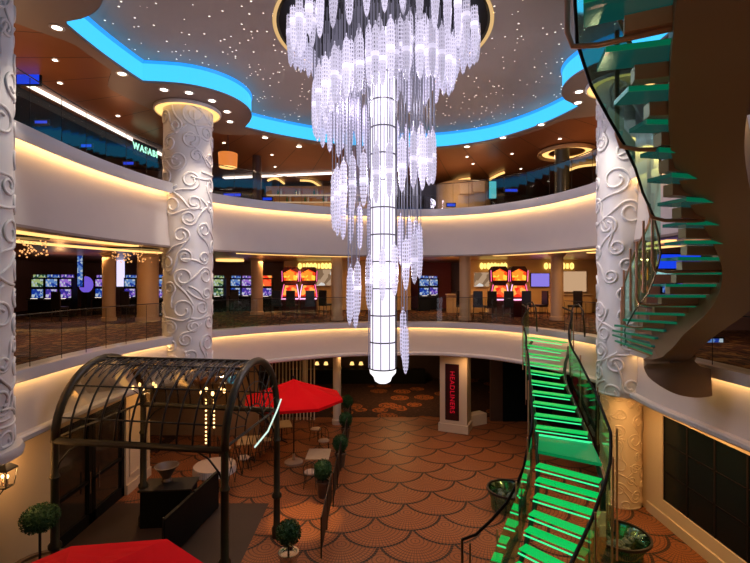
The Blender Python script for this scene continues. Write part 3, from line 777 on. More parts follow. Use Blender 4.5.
# ------------------------------------------------------------------ umbrellas
def umbrella(c, rz, lab, zr=2.42):
    t = thing('parasol', lab, 'parasol', (c[0], c[1], 0))
    n = 8; R0 = 1.85; zp = 3.1
    vs = []; fs = []; rings = 6
    for i in range(rings+1):
        u = i/rings
        for k in range(n*2):
            a = 2*PI*k/(n*2)+rz; rr_ = R0*u*(math.cos(PI/n) if k % 2 else 1.0)
            z = zp-(zp-zr)*(u**.92) - (.05*math.sin(PI*u) if k % 2 else 0)
            vs.append((c[0]+rr_*math.cos(a), c[1]+rr_*math.sin(a), z))
    for i in range(rings):
        for k in range(n*2): fs.append((i*16+k, i*16+(k+1) % 16, (i+1)*16+(k+1) % 16, (i+1)*16+k))
    # valance
    b = len(vs)
    for k in range(16): p = vs[rings*16+k]; vs.append((p[0], p[1], p[2]-.10))
    for k in range(16): fs.append((rings*16+k, rings*16+(k+1) % 16, b+(k+1) % 16, b+k))
    MB().add(vs, fs).build('canopy', M['red'], t, False)
    MB().tube([(c[0], c[1], 0), (c[0], c[1], zp+.05)], .025, 8).build('pole', M['dark'], t)
    MB().ball((c[0], c[1], zp+.08), .05, 8, 6).build('finial', M['dark'], t)
    for k in range(n):
        a = 2*PI*k/n+rz; MB().tube([(c[0], c[1], zp-.05), (c[0]+R0*.98*math.cos(a), c[1]+R0*.98*math.sin(a), zr-.02)], .01, 4).build('rib', M['dark'], t)
    MB().lathe([(.34, 0), (.34, .06), (.30, .09), (.06, .12), (.04, .35)], (c[0], c[1], 0), 20).build('base', M['cloth'], t, True)
umbrella((-3.0, 16.62), -.16, 'red parasol with a round base on the cafe terrace beyond the arbor')
umbrella((-3.79, 5.41), .534, 'red parasol cropped by the bottom edge below the arbor', 2.58)

# ------------------------------------------------------------------ cafe furniture
def table_proto():
    t = thing('cafe_table', '', 'table')
    MB().box((0, 0, .735), (.78, .95, .03)).build('tabletop', M['wood'], t)
    MB().tube([(0, 0, .05), (0, 0, .72)], .03, 8).build('pedestal', M['dark'], t)
    for k in range(4):
        a = PI/4+PI/2*k; MB().tube([(0, 0, .07), (.3*math.cos(a), .3*math.sin(a), .02)], .018, 6).build('foot', M['dark'], t)
    return t
def cafe_chair_proto():
    t = thing('cafe_chair', '', 'chair')
    MB().lathe([(.001, .44), (.20, .44), (.22, .46), (.22, .49), (.18, .52), (.001, .525)], n=16, caps=False).build('cushion', M['fabric_light'], t, True)
    for sx in (-1, 1):
        for sy in (-1, 1): MB().tube([(sx*.16, sy*.16, .44), (sx*.20, sy*.20, 0)], .013, 6).build('leg', M['dark'], t)
    MB().tube([(-.19, .19, .44), (-.2, .24, .72), (-.13, .27, .88), (0, .28, .93), (.13, .27, .88), (.2, .24, .72), (.19, .19, .44)], .014, 6).build('backrest', M['dark'], t, 'all')
    MB().tube([(-.08, .24, .5), (-.08, .27, .88)], .01, 5).build('back_bar', M['dark'], t); MB().tube([(.08, .24, .5), (.08, .27, .88)], .01, 5).build('back_bar', M['dark'], t)
    return t
tb = table_proto(); tb.location = (-1.95, 15.55, 0); tb['label'] = 'pale square cafe table lit by a spot beside the hedge'; tb['group'] = 'cafe tables'
copy_tree(tb, 'pale cafe table in shade under the arbor side of the red parasol', (-3.9, 18.8, 0), .3)
copy_tree(tb, 'small cafe table between chairs left of the parasol pole', (-4.75, 16.9, 0), .2)
cc = cafe_chair_proto(); cc.location = (-2.1, 14.7, 0); cc.rotation_euler = (0, 0, PI); cc['label'] = 'black metal cafe chair with pale cushion at the near end of the lit table'; cc['group'] = 'cafe chairs'
for x, y, rz, lab in ((-2.0, 17.6, .2, 'black metal cafe chair beyond the lit table by the hedge'), (-4.66, 15.9, 2.6, 'cushioned cafe chair nearest the arbor corner post'), (-4.3, 17.7, 0.5, 'cushioned cafe chair under the left rim of the red parasol'), (-3.95, 19.9, -.4, 'cushioned cafe chair farthest back under the red parasol'), (-2.5, 19.0, 1.2, 'cafe chair right of the parasol near the cream column'), (-5.6, 16.8, 1.8, 'cafe chair seen through the arbor beside the round table')):
    copy_tree(cc, lab, (x, y, 0), rz)
# topiaries
def topiary(c, zc, r, stem, potr, poth, lab, potm, sz=1.0, tags='topiary'):
    t = thing('potted_topiary', lab, 'plant', (c[0], c[1], 0))
    MB().lathe([(potr*.7, 0), (potr*.95, poth*.85), (potr*1.08, poth*.88), (potr*1.08, poth), (potr*.9, poth), (potr*.88, poth-.05)], (c[0], c[1], 0), 20).build('pot', potm, t, True)
    MB().tube([(c[0], c[1], poth-.06), (c[0], c[1], zc)], .025, 6).build('stem', M['dark'], t)
    mb = MB(); mb.ball((c[0], c[1], zc), r*.80, 14, 10, sz, .05)
    for k in range(int(1300*r/.4)):
        th = math.acos(R_.uniform(-1, 1)); q = R_.uniform(0, 2*PI); n = Vector((math.sin(th)*math.cos(q), math.sin(th)*math.sin(q), math.cos(th)*sz))
        p = Vector((c[0], c[1], zc))+n*r*R_.uniform(.78, .93); a = Vector((R_.uniform(-1, 1), R_.uniform(-1, 1), R_.uniform(-1, 1))).normalized(); b = n.cross(a).normalized()
        s = .03; mb.add([p-b*s*.5, p+n*s*.4+a*s, p+b*s*.5, p+n*s-a*s*.3], [(0, 1, 2, 3)])
    mb.build('foliage', M['leaf'], t)
topiary((-6.85, 9.2), 1.86, .37, 1, .55, .9, 'clipped ball topiary on a stem in a wide pot by the wall lantern', M['terracotta'], .8)
topiary((-1.97, 10.25), .98, .30, 1, .22, .55, 'small ball topiary in a metal pot at the bottom of the lit strip', M['chrome'])
for y_, x_2, lab in ((14.0, -1.62, 'ball shrub right of the lit cafe table'), (16.3, -1.25, 'dark ball shrub along the terrace fence, middle of the row'), (19.1, -1.25, 'dark ball shrub along the terrace fence, near the red parasol tip'), (22.0, -1.35, 'dark ball shrub at the far end of the terrace fence')):
    topiary((x_2, y_), .85, .30, 1, .2, .5, lab, M['terracotta'], 1.1)
# terrace fence
fn = thing('terrace_fence', 'low dark metal fence separating the cafe terrace from the mosaic walkway', 'fence', (-1.35, 10.6, 0))
for i, y_ in enumerate([10.9+1.25*k for k in range(9)]):
    x_2 = -1.28+.03*(y_-10.9)/2 if y_ > 13 else -1.3
    MB().tube([(x_2, y_, 0), (x_2, y_, 1.0)], .022, 6).build('post', M['dark'], fn)
    if i < 8:
        MB().box((x_2, y_+.62, .55), (.02, 1.15, .75)).build('panel', M['black'], fn)
        MB().tube([(x_2, y_, .98), (x_2, y_+1.25, .98)], .016, 6).build('top_rail', M['dark'], fn)
# dark partition and round table inside the arbor
pt = thing('partition_screen', 'low black partition screen under the arbor', 'screen', (-5.0, 10.8, 0))
MB().prism([(-5.02, 10.6), (-4.94, 10.58), (-4.62, 13.3), (-4.70, 13.32)], .05, 1.1).build('panel', M['black'], pt)
for (x, y) in ((-4.98, 10.6), (-4.82, 12.0), (-4.66, 13.3)): MB().tube([(x, y, 0), (x, y, 1.14)], .03, 6).build('post', M['dark'], pt)
pt2 = thing('host_counter', 'black host counter beside the entrance doors under the arbor', 'counter', (-5.9, 12.8, 0))
MB().box((-5.75, 12.6, .5), (1.3, .7, 1.0), .1).build('body', M['black'], pt2); MB().box((-5.75, 12.6, 1.02), (1.4, .8, .04), .1).build('worktop', M['dark'], pt2)
rt = thing('round_table', 'round table with a fringed pale cloth behind the black partition', 'table', (-5.2, 14.6, 0))
MB().lathe([(.001, .76), (.65, .76), (.66, .74), (.001, .74)], (-5.2, 14.6, 0), 32, False).build('tabletop', M['cloth'], rt, True)
mb = MB()
for k in range(64):
    a = 2*PI*k/64; b = a+2*PI/64*.8; mb.add([(-5.2+.66*math.cos(a), 14.6+.66*math.sin(a), .75), (-5.2+.66*math.cos(b), 14.6+.66*math.sin(b), .75), (-5.2+.68*math.cos(b), 14.6+.68*math.sin(b), .55), (-5.2+.68*math.cos(a), 14.6+.68*math.sin(a), .55)], [(0, 1, 2, 3)])
mb.build('fringe', M['lip'], rt); MB().tube([(-5.2, 14.6, 0), (-5.2, 14.6, .74)], .05, 8).build('pedestal', M['dark'], rt)
bw = MB().lathe([(.12, 0), (.14, .03), (.1, .1), (.25, .35), (.34, .45), (.31, .45), (.22, .33), (.001, .2)], tuple(Vector((-5.9, 12.75, 1.04))), 20, False).build('planter_bowl', M['terracotta'], None, True)
tag(bw, 'dark footed bowl standing on the host counter', 'bowl')
# wall lantern
wlp = PD(9, 476, 9.0); wlp.x = -7.40
t = thing('wall_lantern', 'lit black wall lantern below the base of the left edge column', 'lamp', tuple(wlp))
x, y, z = wlp
for sx in (-1, 1):
    for sy in (-1, 1): MB().tube([(x+sx*.10, y+sy*.10, z-.2), (x+sx*.14, y+sy*.14, z+.14)], .012, 5).build('frame_bar', M['dark'], t)
MB().lathe([(.22, .14), (.20, .17), (.06, .28), (.02, .33), (.001, .34)], (x, y, z), 4, True, PI/4).build('cap', M['dark'], t); MB().lathe([(.14, -.22), (.15, -.19)], (x, y, z), 4, True, PI/4).build('base', M['dark'], t)
for dx in (-.05, .05): MB().tube([(x+dx, y, z-.19), (x+dx, y, z-.04)], .016, 6).build('candle', M['cloth'], t); MB().ball((x+dx, y, z-.0), .025, 8, 6, 1.6).build('bulb', M['bulb'], t, 'all')
MB().tube([(LX, y, z-.3), (x-.1, y, z-.36), (x, y, z-.22)], .015, 6).build('bracket', M['dark'], t, 'all'); MB().box((LX+.01, y, z-.25), (.03, .12, .3)).build('back_plate', M['dark'], t)

# ------------------------------------------------------------------ sign pillar and lower deck
def text(s, size, m, parent, loc, rot, name='lettering', extrude=.01, align='CENTER', spacing=1.0, bold=0):
    cu = bpy.data.curves.new('t', 'FONT'); cu.body = s; cu.size = size; cu.extrude = extrude; cu.align_x = align; cu.align_y = 'CENTER'; cu.space_character = spacing; cu.offset = bold
    o = bpy.data.objects.new('t', cu); col.objects.link(o); bpy.context.view_layer.update()
    me = bpy.data.meshes.new_from_object(o); bpy.data.objects.remove(o); bpy.data.curves.remove(cu)
    me.materials.clear(); me.materials.append(m)
    ob = bpy.data.objects.new(name, me); col.objects.link(ob); ob.parent = parent
    pl = Vector((0, 0, 0)); q = parent
    while q is not None: pl += q.location; q = q.parent
    ob.location = Vector(loc)-pl; ob.rotation_euler = rot; return ob
M['rednight'] = emis('red_letters', (1, .005, .03), .45)
M['pilcream'] = mat('pillar_cream', (.66, .52, .38), .5)
sp = thing('sign_pillar', 'cream square pillar with a dark panel of vertical red lettering', 'pillar', (3.65, 20.4, 0), -.4)
MB().box((3.65, 20.4, 1.75), (1.22, .9, 3.5)).build('shaft', M['pilcream'], sp); MB().box((3.65, 20.4, .18), (1.34, 1.02, .36)).build('plinth', M['pilcream'], sp)
MB().box((3.60, 19.945, 1.78), (.62, .02, 2.5)).build('sign_panel', mat('sign_black', (.03, .004, .006), .3), sp)
sp_l = text('HEADLINERS', .30, M['rednight'], sp, (3.60, 19.925, 1.78), (PI/2, -PI/2, 0), spacing=1.12, bold=0)
sp_l.rotation_euler = Matrix(((0, 1, 0), (0, 0, -1), (-1, 0, 0))).to_euler()
def lowcol(px, w, d, lab):
    x = (px-375)/F*d; r = w/F*d/2
    t = thing('round_column', lab, 'column', (x, d, 0)); MB().lathe([(r, 0), (r, 3.55)], (x, d, 0), 20).build('shaft', M['pilcream'], t, True); MB().lathe([(r*1.25, 0), (r*1.25, .2), (r, .25)], (x, d, 0), 20).build('base', M['pilcream'], t, True)
lowcol(337, 8, 21.2, 'slim cream column rising behind the tip of the red parasol')
lowcol(304, 5, 24.0, 'thin cream column farther back left of the slim cream column')
sc_ = thing('slatted_screen', 'tall screen of warm vertical slats behind the parasol', 'screen', (-3.9, 21.8, 0))
for k in range(14):
    x = -5.15+.17*k; MB().box((x, 21.8, 1.75), (.05, .06, 3.5)).build('slat', M['plaster_lo'], sc_)
# curved base wall extension by the pillar
tag(MB().box((4.75, 21.2, .25), (.9, .5, .5), .5).build('plinth_block', M['pilcream']), 'low cream plinth block stepping out right of the sign pillar', 'plinth')
# dark doors beyond
for i, x in enumerate((6.1, 7.3)):
    d = MB().box((x+.6, 21.55, 1.5), (1.15, .06, 3.0)); o = struct(d, 'door_%d' % (i+3), M['nightglass'])
    MB().tube([(x+(1.1 if i == 0 else .1), 21.48, .8), (x+(1.1 if i == 0 else .1), 21.48, 1.8)], .02, 6).build('door_handle', M['chrome'], o)
# row of distant table lamps in the back of lower deck
tl = thing('table_lamp', '', 'lamp')
MB().lathe([(.07, 0), (.02, .04), (.02, .3)], n=8).build('stem', M['dark'], tl); MB().lathe([(.15, .28), (.09, .48)], n=12, caps=False).build('lamp_shade', M['warmsoft'], tl)
ct = tag(MB().box((-1.2, 29.8, .45), (9.0, .6, .9)).build('sideboard', M['black']), 'long dark sideboard at the back of the lower restaurant', 'sideboard')
names = ['leftmost on the back sideboard', 'second from left on the back sideboard', 'third from left on the back sideboard', 'fourth from left on the back sideboard', 'rightmost on the back sideboard']
for i, px in enumerate((317, 326, 352, 361, 372)):
    o = tl if i == 0 else copy_tree(tl); o.location = ((px-375)/F*29.8, 29.8, .9); o['label'] = 'tiny glowing table lamp, '+names[i]; o['group'] = 'lamps on the back sideboard'

# ------------------------------------------------------------------ casino deck
def screenmat(name, pal, scale=3, s=1.2):
    m = mat(name, (0, 0, 0), .2, emit=pal[0], es=s); nt = m.node_tree; E.nt = nt
    v, x, y, z = objc(nt); vc = nt.nodes.new('ShaderNodeSeparateColor'); nt.links.new(voro(nt, v, scale, 'F1', 1), vc.inputs[0]); r = E(vc.outputs[0])
    c = mixn(nt, r.gt(.35), pal[0], pal[1]); c = mixn(nt, r.gt(.7), c, pal[2]); nt.links.new(c, B(m).inputs['Emission Color']); return m
M['scrA'] = screenmat('screen_blue', [(.01, .05, .4), (.15, .3, .7), (.6, .7, .8)], 9, .7)
M['scrB'] = screenmat('screen_violet', [(.06, .04, .4), (.4, .2, .8), (.7, .7, .9)], 9, .7)
M['scrC'] = screenmat('screen_olive', [(.03, .1, .05), (.4, .5, .2), (.5, .6, .6)], 9, .8)
M['scrR'] = screenmat('screen_red', [(.9, .03, .01), (1, .12, .03), (1, .42, .08)], 5, 1.1)
M['scrY'] = screenmat('screen_orange', [(1, .25, .02), (1, .55, .05), (.9, .05, .01)], 5, 1.3)
M['neon'] = emis('magenta_neon', (1, .12, .4), 1.6); M['neonw'] = emis('pink_white_neon', (1, .45, .75), 2.0)
M['seat'] = mat('black_leather', (.015, .01, .01), .4)
def slot(scr, scr2, lab, loc, rz=0, top=None):
    t = thing('slot_machine', lab, 'slot machine', loc, 0, 'slot machines')
    x, y, z = loc; bx = lambda c, d: MB().box((x+c[0], y+c[1], z+c[2]), d)
    bx((0, 0, .4), (.66, .6, .8)).box((x, y+.1, z+1.35), (.66, .4, 1.2)).build('cabinet', M['black'], t)
    bx((0, -.32, .86), (.64, .22, .08)).build('button_deck', M['dark'], t)
    bx((0, -.115, 1.15), (.54, .03, .42)).build('screen', scr, t); bx((0, -.115, 1.68), (.54, .03, .38)).build('upper_screen', scr2, t)
    bx((0, -.34, .905), (.3, .08, .015)).build('buttons', M['whiteled'], t)
    bx((0, 0.05, 2.02), (.5, .2, .14)).build('topper', top or scr2, t)
    t.rotation_euler = (0, 0, rz); return t
spots = [(39, 22.5, 'scrA', 'scrC', 'leftmost of the row of three by the left edge column'), (53, 22.5, 'scrB', 'scrA', 'middle of the row of three by the left edge column'), (67, 22.5, 'scrB', 'scrB', 'right one of the row of three by the left edge column'),
         (102, 24, 'scrA', 'scrB', 'just left of the orange column in the left casino view'), (131, 24, 'scrB', 'scrA', 'between the two orange columns in the left casino view'), (158, 23, 'scrB', 'scrA', 'dim one beside the relief column on its left'),
         (219, 26, 'scrC', 'scrC', 'olive one just right of the left relief column'), (236, 27, 'scrA', 'scrA', 'blue one second right of the left relief column'), (247, 27, 'scrB', 'scrB', 'violet one left of the slim casino column'), (267, 26, 'scrB', 'scrR', 'single one just right of the slim casino column'),
         (424, 27, 'scrA', 'scrA', 'blue one seen just right of the chandelier'), (433, 28.5, 'scrB', 'scrA', 'dim one beside the red wall')]
for px, d, a, b, w in spots:
    slot(M[a], M[b], 'slot machine, '+w, ((px-375)/F*d, d, MID))
def redslot(c, lab, sgn):
    t = thing('slot_machine', lab, 'slot machine', (c[0], c[1], MID), 0, 'bell shaped red slot machines')
    x, y, z = c[0], c[1], MID
    poly = [(-.44, .75), (.44, .75), (.44, .95), (.40, 1.25), (.30, 1.6), (.40, 1.75), (.44, 2.3), (.30, 2.5), (-.30, 2.5), (-.44, 2.3), (-.40, 1.75), (-.30, 1.6), (-.40, 1.25), (-.44, .95)]
    n = len(poly); vs = [(x+a, y-.15, z+b) for a, b in poly]+[(x+a, y+.35, z+b) for a, b in poly]
    MB().add(vs, [tuple(range(n)), tuple(range(2*n-1, n-1, -1))]+[(i, n+i, n+(i+1) % n, (i+1) % n) for i in range(n)]).box((x, y+.05, z+.38), (.86, .7, .75)).build('cabinet', mat('dark_red_cabinet', (.06, .006, .008), .3), t)
    MB().add([(x-.42, y-.17, z+.98), (x+.42, y-.17, z+.98), (x+.27, y-.17, z+1.55), (x-.27, y-.17, z+1.55)], [(0, 1, 2, 3)]).build('screen', M['scrR'], t)
    MB().add([(x-.34, y-.17, z+1.8), (x+.34, y-.17, z+1.8), (x+.36, y-.17, z+2.2), (x, y-.17, z+2.38), (x-.36, y-.17, z+2.2)], [(0, 1, 2, 3, 4)]).build('upper_screen', M['scrY'], t)
    for s in (-1, 1): MB().tube([(x+s*.44, y-.17, z+.9), (x+s*.41, y-.17, z+1.2), (x+s*.33, y-.17, z+1.6)], .022, 6).build('neon_side', M['neonw' if s == sgn else 'neon'], t); MB().tube([(x+s*.42, y-.17, z+1.75), (x+s*.44, y-.17, z+2.3)], .016, 6).build('neon_top', M['neon'], t)
    MB().box((x, y-.28, z+.86), (.86, .2, .06)).build('button_deck', M['neonw'], t)
d = 21.2
for px, sg, lab in ((291, 1, 'glowing red bell shaped slot machine, left of the pair left of the chandelier'), (309, -1, 'glowing red bell shaped slot machine, right of the pair left of the chandelier')):
    redslot(((px-375)/F*23.5, 23.5), lab, sg)
for px, sg, lab in ((499, 1, 'glowing red bell shaped slot machine, left of the pair right of the chandelier'), (518, -1, 'glowing red bell shaped slot machine, right of the pair right of the chandelier')):
    redslot(((px-375)/F*22.3, 22.3), lab, sg)
# chairs
def chair_proto():
    t = thing('casino_chair', '', 'chair')
    MB().box((0, 0, .60), (.46, .46, .10)).build('seat', M['seat'], t); MB().box((0, .22, .98), (.44, .07, .66), 0, .97).build('backrest', M['seat'], t)
    for sx in (-1, 1):
        for sy in (-1, 1): MB().tube([(sx*.19, sy*.19, .56), (sx*.22, sy*.22, 0)], .016, 6).build('leg', M['dark'], t)
    MB().tube([(-.2, -.2, .25), (.2, -.2, .25), (.2, .2, .25), (-.2, .2, .25), (-.2, -.2, .25)], .012, 5).build('foot_rail', M['dark'], t)
    return t
c0 = chair_proto()
cs = [(463, 20.9, .3, 'just left of the right pair of red slot machines'), (478, 21.0, 2.9, 'in front of the left machine of the right red pair'), (490, 20.6, 3.3, 'in front of the right red pair, nearest the railing'), (508, 21.0, 3.0, 'between the two machines of the right red pair'), (528, 21.2, 2.5, 'just right of the right red pair'), (541, 21.4, -1.3, 'turned sideways right of the right red pair'), (277, 22.0, 3.2, 'left of the left red pair beside the slim column'), (292, 21.8, 3.0, 'in front of the left machine of the left red pair'), (310, 21.8, 3.3, 'in front of the right machine of the left red pair'), (325, 22.3, 2.7, 'right of the left red pair below the picture'), (60, 19.8, 3.0, 'in front of the three slot machines at far left'), (128, 20.5, 3.0, 'between the orange columns at left'), (236, 24.5, 3.1, 'in front of the blue slot machine right of the left relief column'), (575, 21.0, -1.0, 'right of the casino column near the lit counter')]
for i, (px, d, rz, w) in enumerate(cs):
    o = c0 if i == 0 else copy_tree(c0); o.location = ((px-375)/F*d, d, MID); o.rotation_euler = (0, 0, rz); o['label'] = 'black casino chair '+w; o['group'] = 'casino chairs'
# casino columns
def ccol(px, w, d, lab, m=M['orangecol']):
    x = (px-375)/F*d; r = w/F*d/2
    t = thing('round_column', lab, 'column', (x, d, MID)); MB().lathe([(r, 0), (r, 2.85), (r*1.5, 3.0)], (x, d, MID), 20).build('shaft', m, t, True); MB().lathe([(r*1.15, 0), (r*1.15, .15), (r, .18)], (x, d, MID), 20).build('base', m, t, True)
ccol(257, 11.5, 23.9, 'slim orange lit casino column right of the left relief column'); ccol(337, 11, 20.4, 'slim lit casino column just left of the chandelier'); ccol(465, 11, 20.4, 'slim lit casino column right of the chandelier'); ccol(557, 12, 20.4, 'slim lit casino column right of the red slot machines')
ccol(109, 12, 20.0, 'orange casino column at left with a beaded lamp before it'); ccol(148, 20, 20.0, 'wide orange casino column beside the left relief column')
# golden strips under the casino ceiling
def strip_along(o, a, b, z, w, name, label):
    i = [k for k in range(len(CT)) if a <= k <= b]
    t = MB().sweep([[Vector((CT[k].x+NRM[k].x*q, CT[k].y+NRM[k].y*q, zq)) for q, zq in ((o, z), (o+w, z), (o+w, z+.04), (o, z+.04), (o, z))] for k in i])
    return tag(t.build(name, M['warmsoft']), label, 'light strip')
strip_along(.95, 20, 37, 7.80, .32, 'cove_light', 'long golden cove light nearest the left balcony edge above the casino')
strip_along(2.9, 22, 46, 7.80, .5, 'cove_light', 'second golden cove light farther in at the left of the casino')
strip_along(.95, 48, 62, 7.80, .28, 'cove_light', 'golden cove light behind the balcony left of the chandelier')
strip_along(.95, 82, 104, 7.80, .28, 'cove_light', 'golden cove light behind the balcony right of the chandelier')
strip_along(2.6, 90, 108, 7.82, .35, 'cove_light', 'short golden cove light inside the right casino bay')
# ring lights
for px, py, r, lab in ((230, 266, .75, 'round glowing ceiling ring over the slot machines right of the left column'),):
    p = PZ(px, py, 7.9) ; p = PD(px, py, 25); p.z = 7.82
    tag(MB().lathe([(r*.5, 0), (r, 0), (r, .1), (r*.5, .1)], tuple(p), 28, False).build('ceiling_ring_light', M['warmsoft'], None, True), lab, 'ceiling light')
# wall pieces: lit letter rows, screens and pictures
M['letters'] = emis('yellow_letters', (1, .72, .18), 1.6)
def letter_row(px0, px1, py, d, n, lab):
    t = thing('wall_sign', lab, 'sign', tuple(PD((px0+px1)/2, py, d)))
    for k in range(n):
        px = px0+(px1-px0)*(k+.5)/n; p = PD(px, py, d); w = (px1-px0)/n/F*d
        kd = (0, 1, 0, 0)[k % 4]; s = .32*w; hh = .15
        mb = MB()
        if kd in (0, 2): mb.tube([(p.x+math.cos(q)*s, p.y, p.z+math.sin(q)*hh) for q in [2*PI*i/8 for i in range(9)]], .055, 4)
        elif kd == 1: mb.tube([(p.x, p.y, p.z-hh), (p.x, p.y, p.z+hh)], .07, 5)
        else: mb.tube([(p.x-s, p.y, p.z+hh), (p.x-s, p.y, p.z-hh), (p.x+s, p.y, p.z-hh)], .045, 4)
        mb.build('letter', M['letters'], t)
letter_row(480, 507, 265.5, 25.9, 8, 'row of glowing yellow letters above the right red slot machines')
letter_row(544, 574, 265.5, 25.9, 7, 'row of glowing yellow letters passing behind the slim casino column at right')
letter_row(298, 332, 265.5, 27.5, 9, 'row of glowing yellow letters left of the chandelier above the picture')
def panel(px0, px1, py0, py1, d, m, name, lab, cat, fr=M['dark'], th=.06):
    a = PD(px0, py0, d); b = PD(px1, py1, d); t = thing(name, lab, cat, ((a.x+b.x)/2, d, b.z))
    MB().box(((a.x+b.x)/2, d, (a.z+b.z)/2), (b.x-a.x+.08, th, a.z-b.z+.08)).build('frame', fr, t); MB().box(((a.x+b.x)/2, d-th/2-.008, (a.z+b.z)/2), (b.x-a.x, .012, a.z-b.z)).build('face', m, t)
M['tv'] = emis('tv_violet', (.28, .22, .85), .9); M['alc'] = emis('alcove_light', (1, .62, .35), .55); M['picture'] = screenmat('picture', [(.6, .4, .25), (.3, .18, .1), (.95, .9, .85)], 2.5, .7)
panel(531, 549, 273, 286, 25.85, M['tv'], 'wall_screen', 'violet television screen on the lit wall right of the red slot machines', 'screen')
panel(316, 331, 269, 285, 27.4, M['picture'], 'framed_picture', 'pale framed picture on the golden wall left of the chandelier', 'picture', M['wood'])
panel(474, 489, 272, 286, 25.85, M['picture'], 'framed_picture', 'pale lit picture on the wall left of the right red slot machines', 'picture', M['wood'])
panel(563, 586, 271, 291, 25.85, M['alc'], 'wall_alcove', 'glowing peach alcove right of the casino column', 'alcove', M['wood'])
panel(78, 83, 252, 286, 21.9, M['scrA'], 'vertical_sign', 'tall narrow dark sign with blue lit specks at left of the casino', 'sign', M['black'])
panel(117, 125, 258, 286, 26, emis('lilac_glow', (.75, .68, 1), 1.2), 'light_panel', 'bright lilac light panel behind the orange column', 'light')
bl = MB().ball(tuple(PD(86, 284, 22.8)), .32, 14, 10, 1.3).build('glowing_globe', emis('violet_globe', (.2, .12, .8), .8), None, 'all'); tag(bl, 'violet glowing globe between the tall sign and the orange column', 'lamp')
gs = MB().box(tuple(PD(86, 284, 22.8)-Vector((0, 0, .98))), (.3, .3, 1.18)).build('globe_stand', M['black']); tag(gs, 'black stand carrying the violet glowing globe', 'stand')
for px0, px1, lab in ((447, 478, 'long lit service counter left of the right red slot machines'), (548, 590, 'long lit service counter right of the slim casino column')):
    a = PD(px0, 300, 25.4); b = PD(px1, 300, 25.4); t = thing('service_counter', lab, 'counter', ((a.x+b.x)/2, 25.4, MID))
    MB().box(((a.x+b.x)/2, 25.4, MID+.5), (b.x-a.x, .5, 1.0)).build('body', M['creamwall'], t); MB().box(((a.x+b.x)/2, 25.35, MID+1.02), (b.x-a.x+.1, .65, .05)).build('countertop', M['wood'], t)
# blue glow panels at right behind the staircase
panel(657, 700, 254, 268, 16, M['bluedeep'], 'light_panel', 'deep blue light panel seen through the upper stair treads', 'light', M['black'])
panel(662, 672, 284, 292, 16, M['scrA'], 'wall_screen', 'small lit screen seen through the upper stair treads, left one', 'screen', M['black'])
panel(677, 690, 283, 292, 16, M['scrB'], 'wall_screen', 'small lit screen seen through the upper stair treads, right one', 'screen', M['black'])
panel(705, 722, 338, 346, 13, M['scrA'], 'floor_screen', 'small tilted screen low behind the brown girder', 'screen', M['black'])
wallbox('wall_right_bay', 9.6, 14.5, 16.1, 16.3, MID, 7.95, M['caswall'])
# beaded chandeliers in casino left
def beads(c, r, h, lab):
    t = thing('beaded_lamp', lab, 'lamp', (c[0], c[1], 7.9)); mb = MB()
    for k in range(70):
        a = R_.uniform(0, 2*PI); q = r*math.sqrt(R_.random()); mb.ball((c[0]+q*math.cos(a), c[1]+q*math.sin(a), 7.84-R_.random()*h), .025, 5, 3)
    mb.build('beads', emis('amber_bead', (1, .45, .15), 1.3), t, kind='stuff'); MB().lathe([(r, 0), (r, .05)], (c[0], c[1], 7.895), 20).build('plate', M['dark'], t)
beads(tuple(PD(28, 246, 12.5).xy), .5, .45, 'beaded amber ceiling lamp beside the left edge column'); beads(tuple(PD(134, 256, 17).xy), .9, .4, 'beaded amber ceiling lamp before the orange columns')

# ------------------------------------------------------------------ upper gallery
def lineled(a, b, lab, w=.09):
    d = (b-a).normalized(); n = Vector((-d.y, d.x, 0))*w
    tag(MB().add([a-n, b-n, b+n, a+n, a-n+Vector((0, 0, .05)), b-n+Vector((0, 0, .05)), b+n+Vector((0, 0, .05)), a+n+Vector((0, 0, .05))], [(3, 2, 1, 0), (4, 5, 6, 7), (0, 1, 5, 4), (1, 2, 6, 5), (2, 3, 7, 6), (3, 0, 4, 7)]).build('line_light', M['whiteled']), lab, 'light strip')
lineled(PZ(10, 76, SOF-.03), PZ(163, 155.5, SOF-.03), 'long white light line along the left gallery ceiling')
lineled(PZ(224, 178, SOF-.03), PZ(338, 173, SOF-.03), 'white light line across the back gallery ceiling left of the chandelier', .14)
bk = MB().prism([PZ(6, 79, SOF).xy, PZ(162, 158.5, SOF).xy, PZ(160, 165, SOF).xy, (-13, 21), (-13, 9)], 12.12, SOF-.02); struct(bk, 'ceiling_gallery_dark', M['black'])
ws = thing('lit_sign', 'small green white lit WASABI sign under the left gallery light line', 'sign', tuple(PD(146, 150, 17.6)))
a = PD(133, 144.5, 17.2); b = PD(157.5, 155, 18.6)
dv = (b-a); an = math.atan2(dv.y, dv.x)
lt = text('WASABI', .42, emis('green_white', (.45, 1, .72), 1.5), ws, (a+b)/2, (PI/2, 0, an), spacing=1.25, bold=.01)
xs_ = [v.co.x for v in lt.data.vertices]; L = max(xs_)-min(xs_)
lt.scale = (dv.xy.length/L, .85, 1)
pz = (a.z+b.z)/2
MB().prism([(a+Vector((-.05, .1, 0))).xy, (b+Vector((-.05, .1, 0))).xy, (b+Vector((-.08, .14, 0))).xy, (a+Vector((-.08, .14, 0))).xy], pz-.3, pz+.3).build('backing', M['black'], ws)
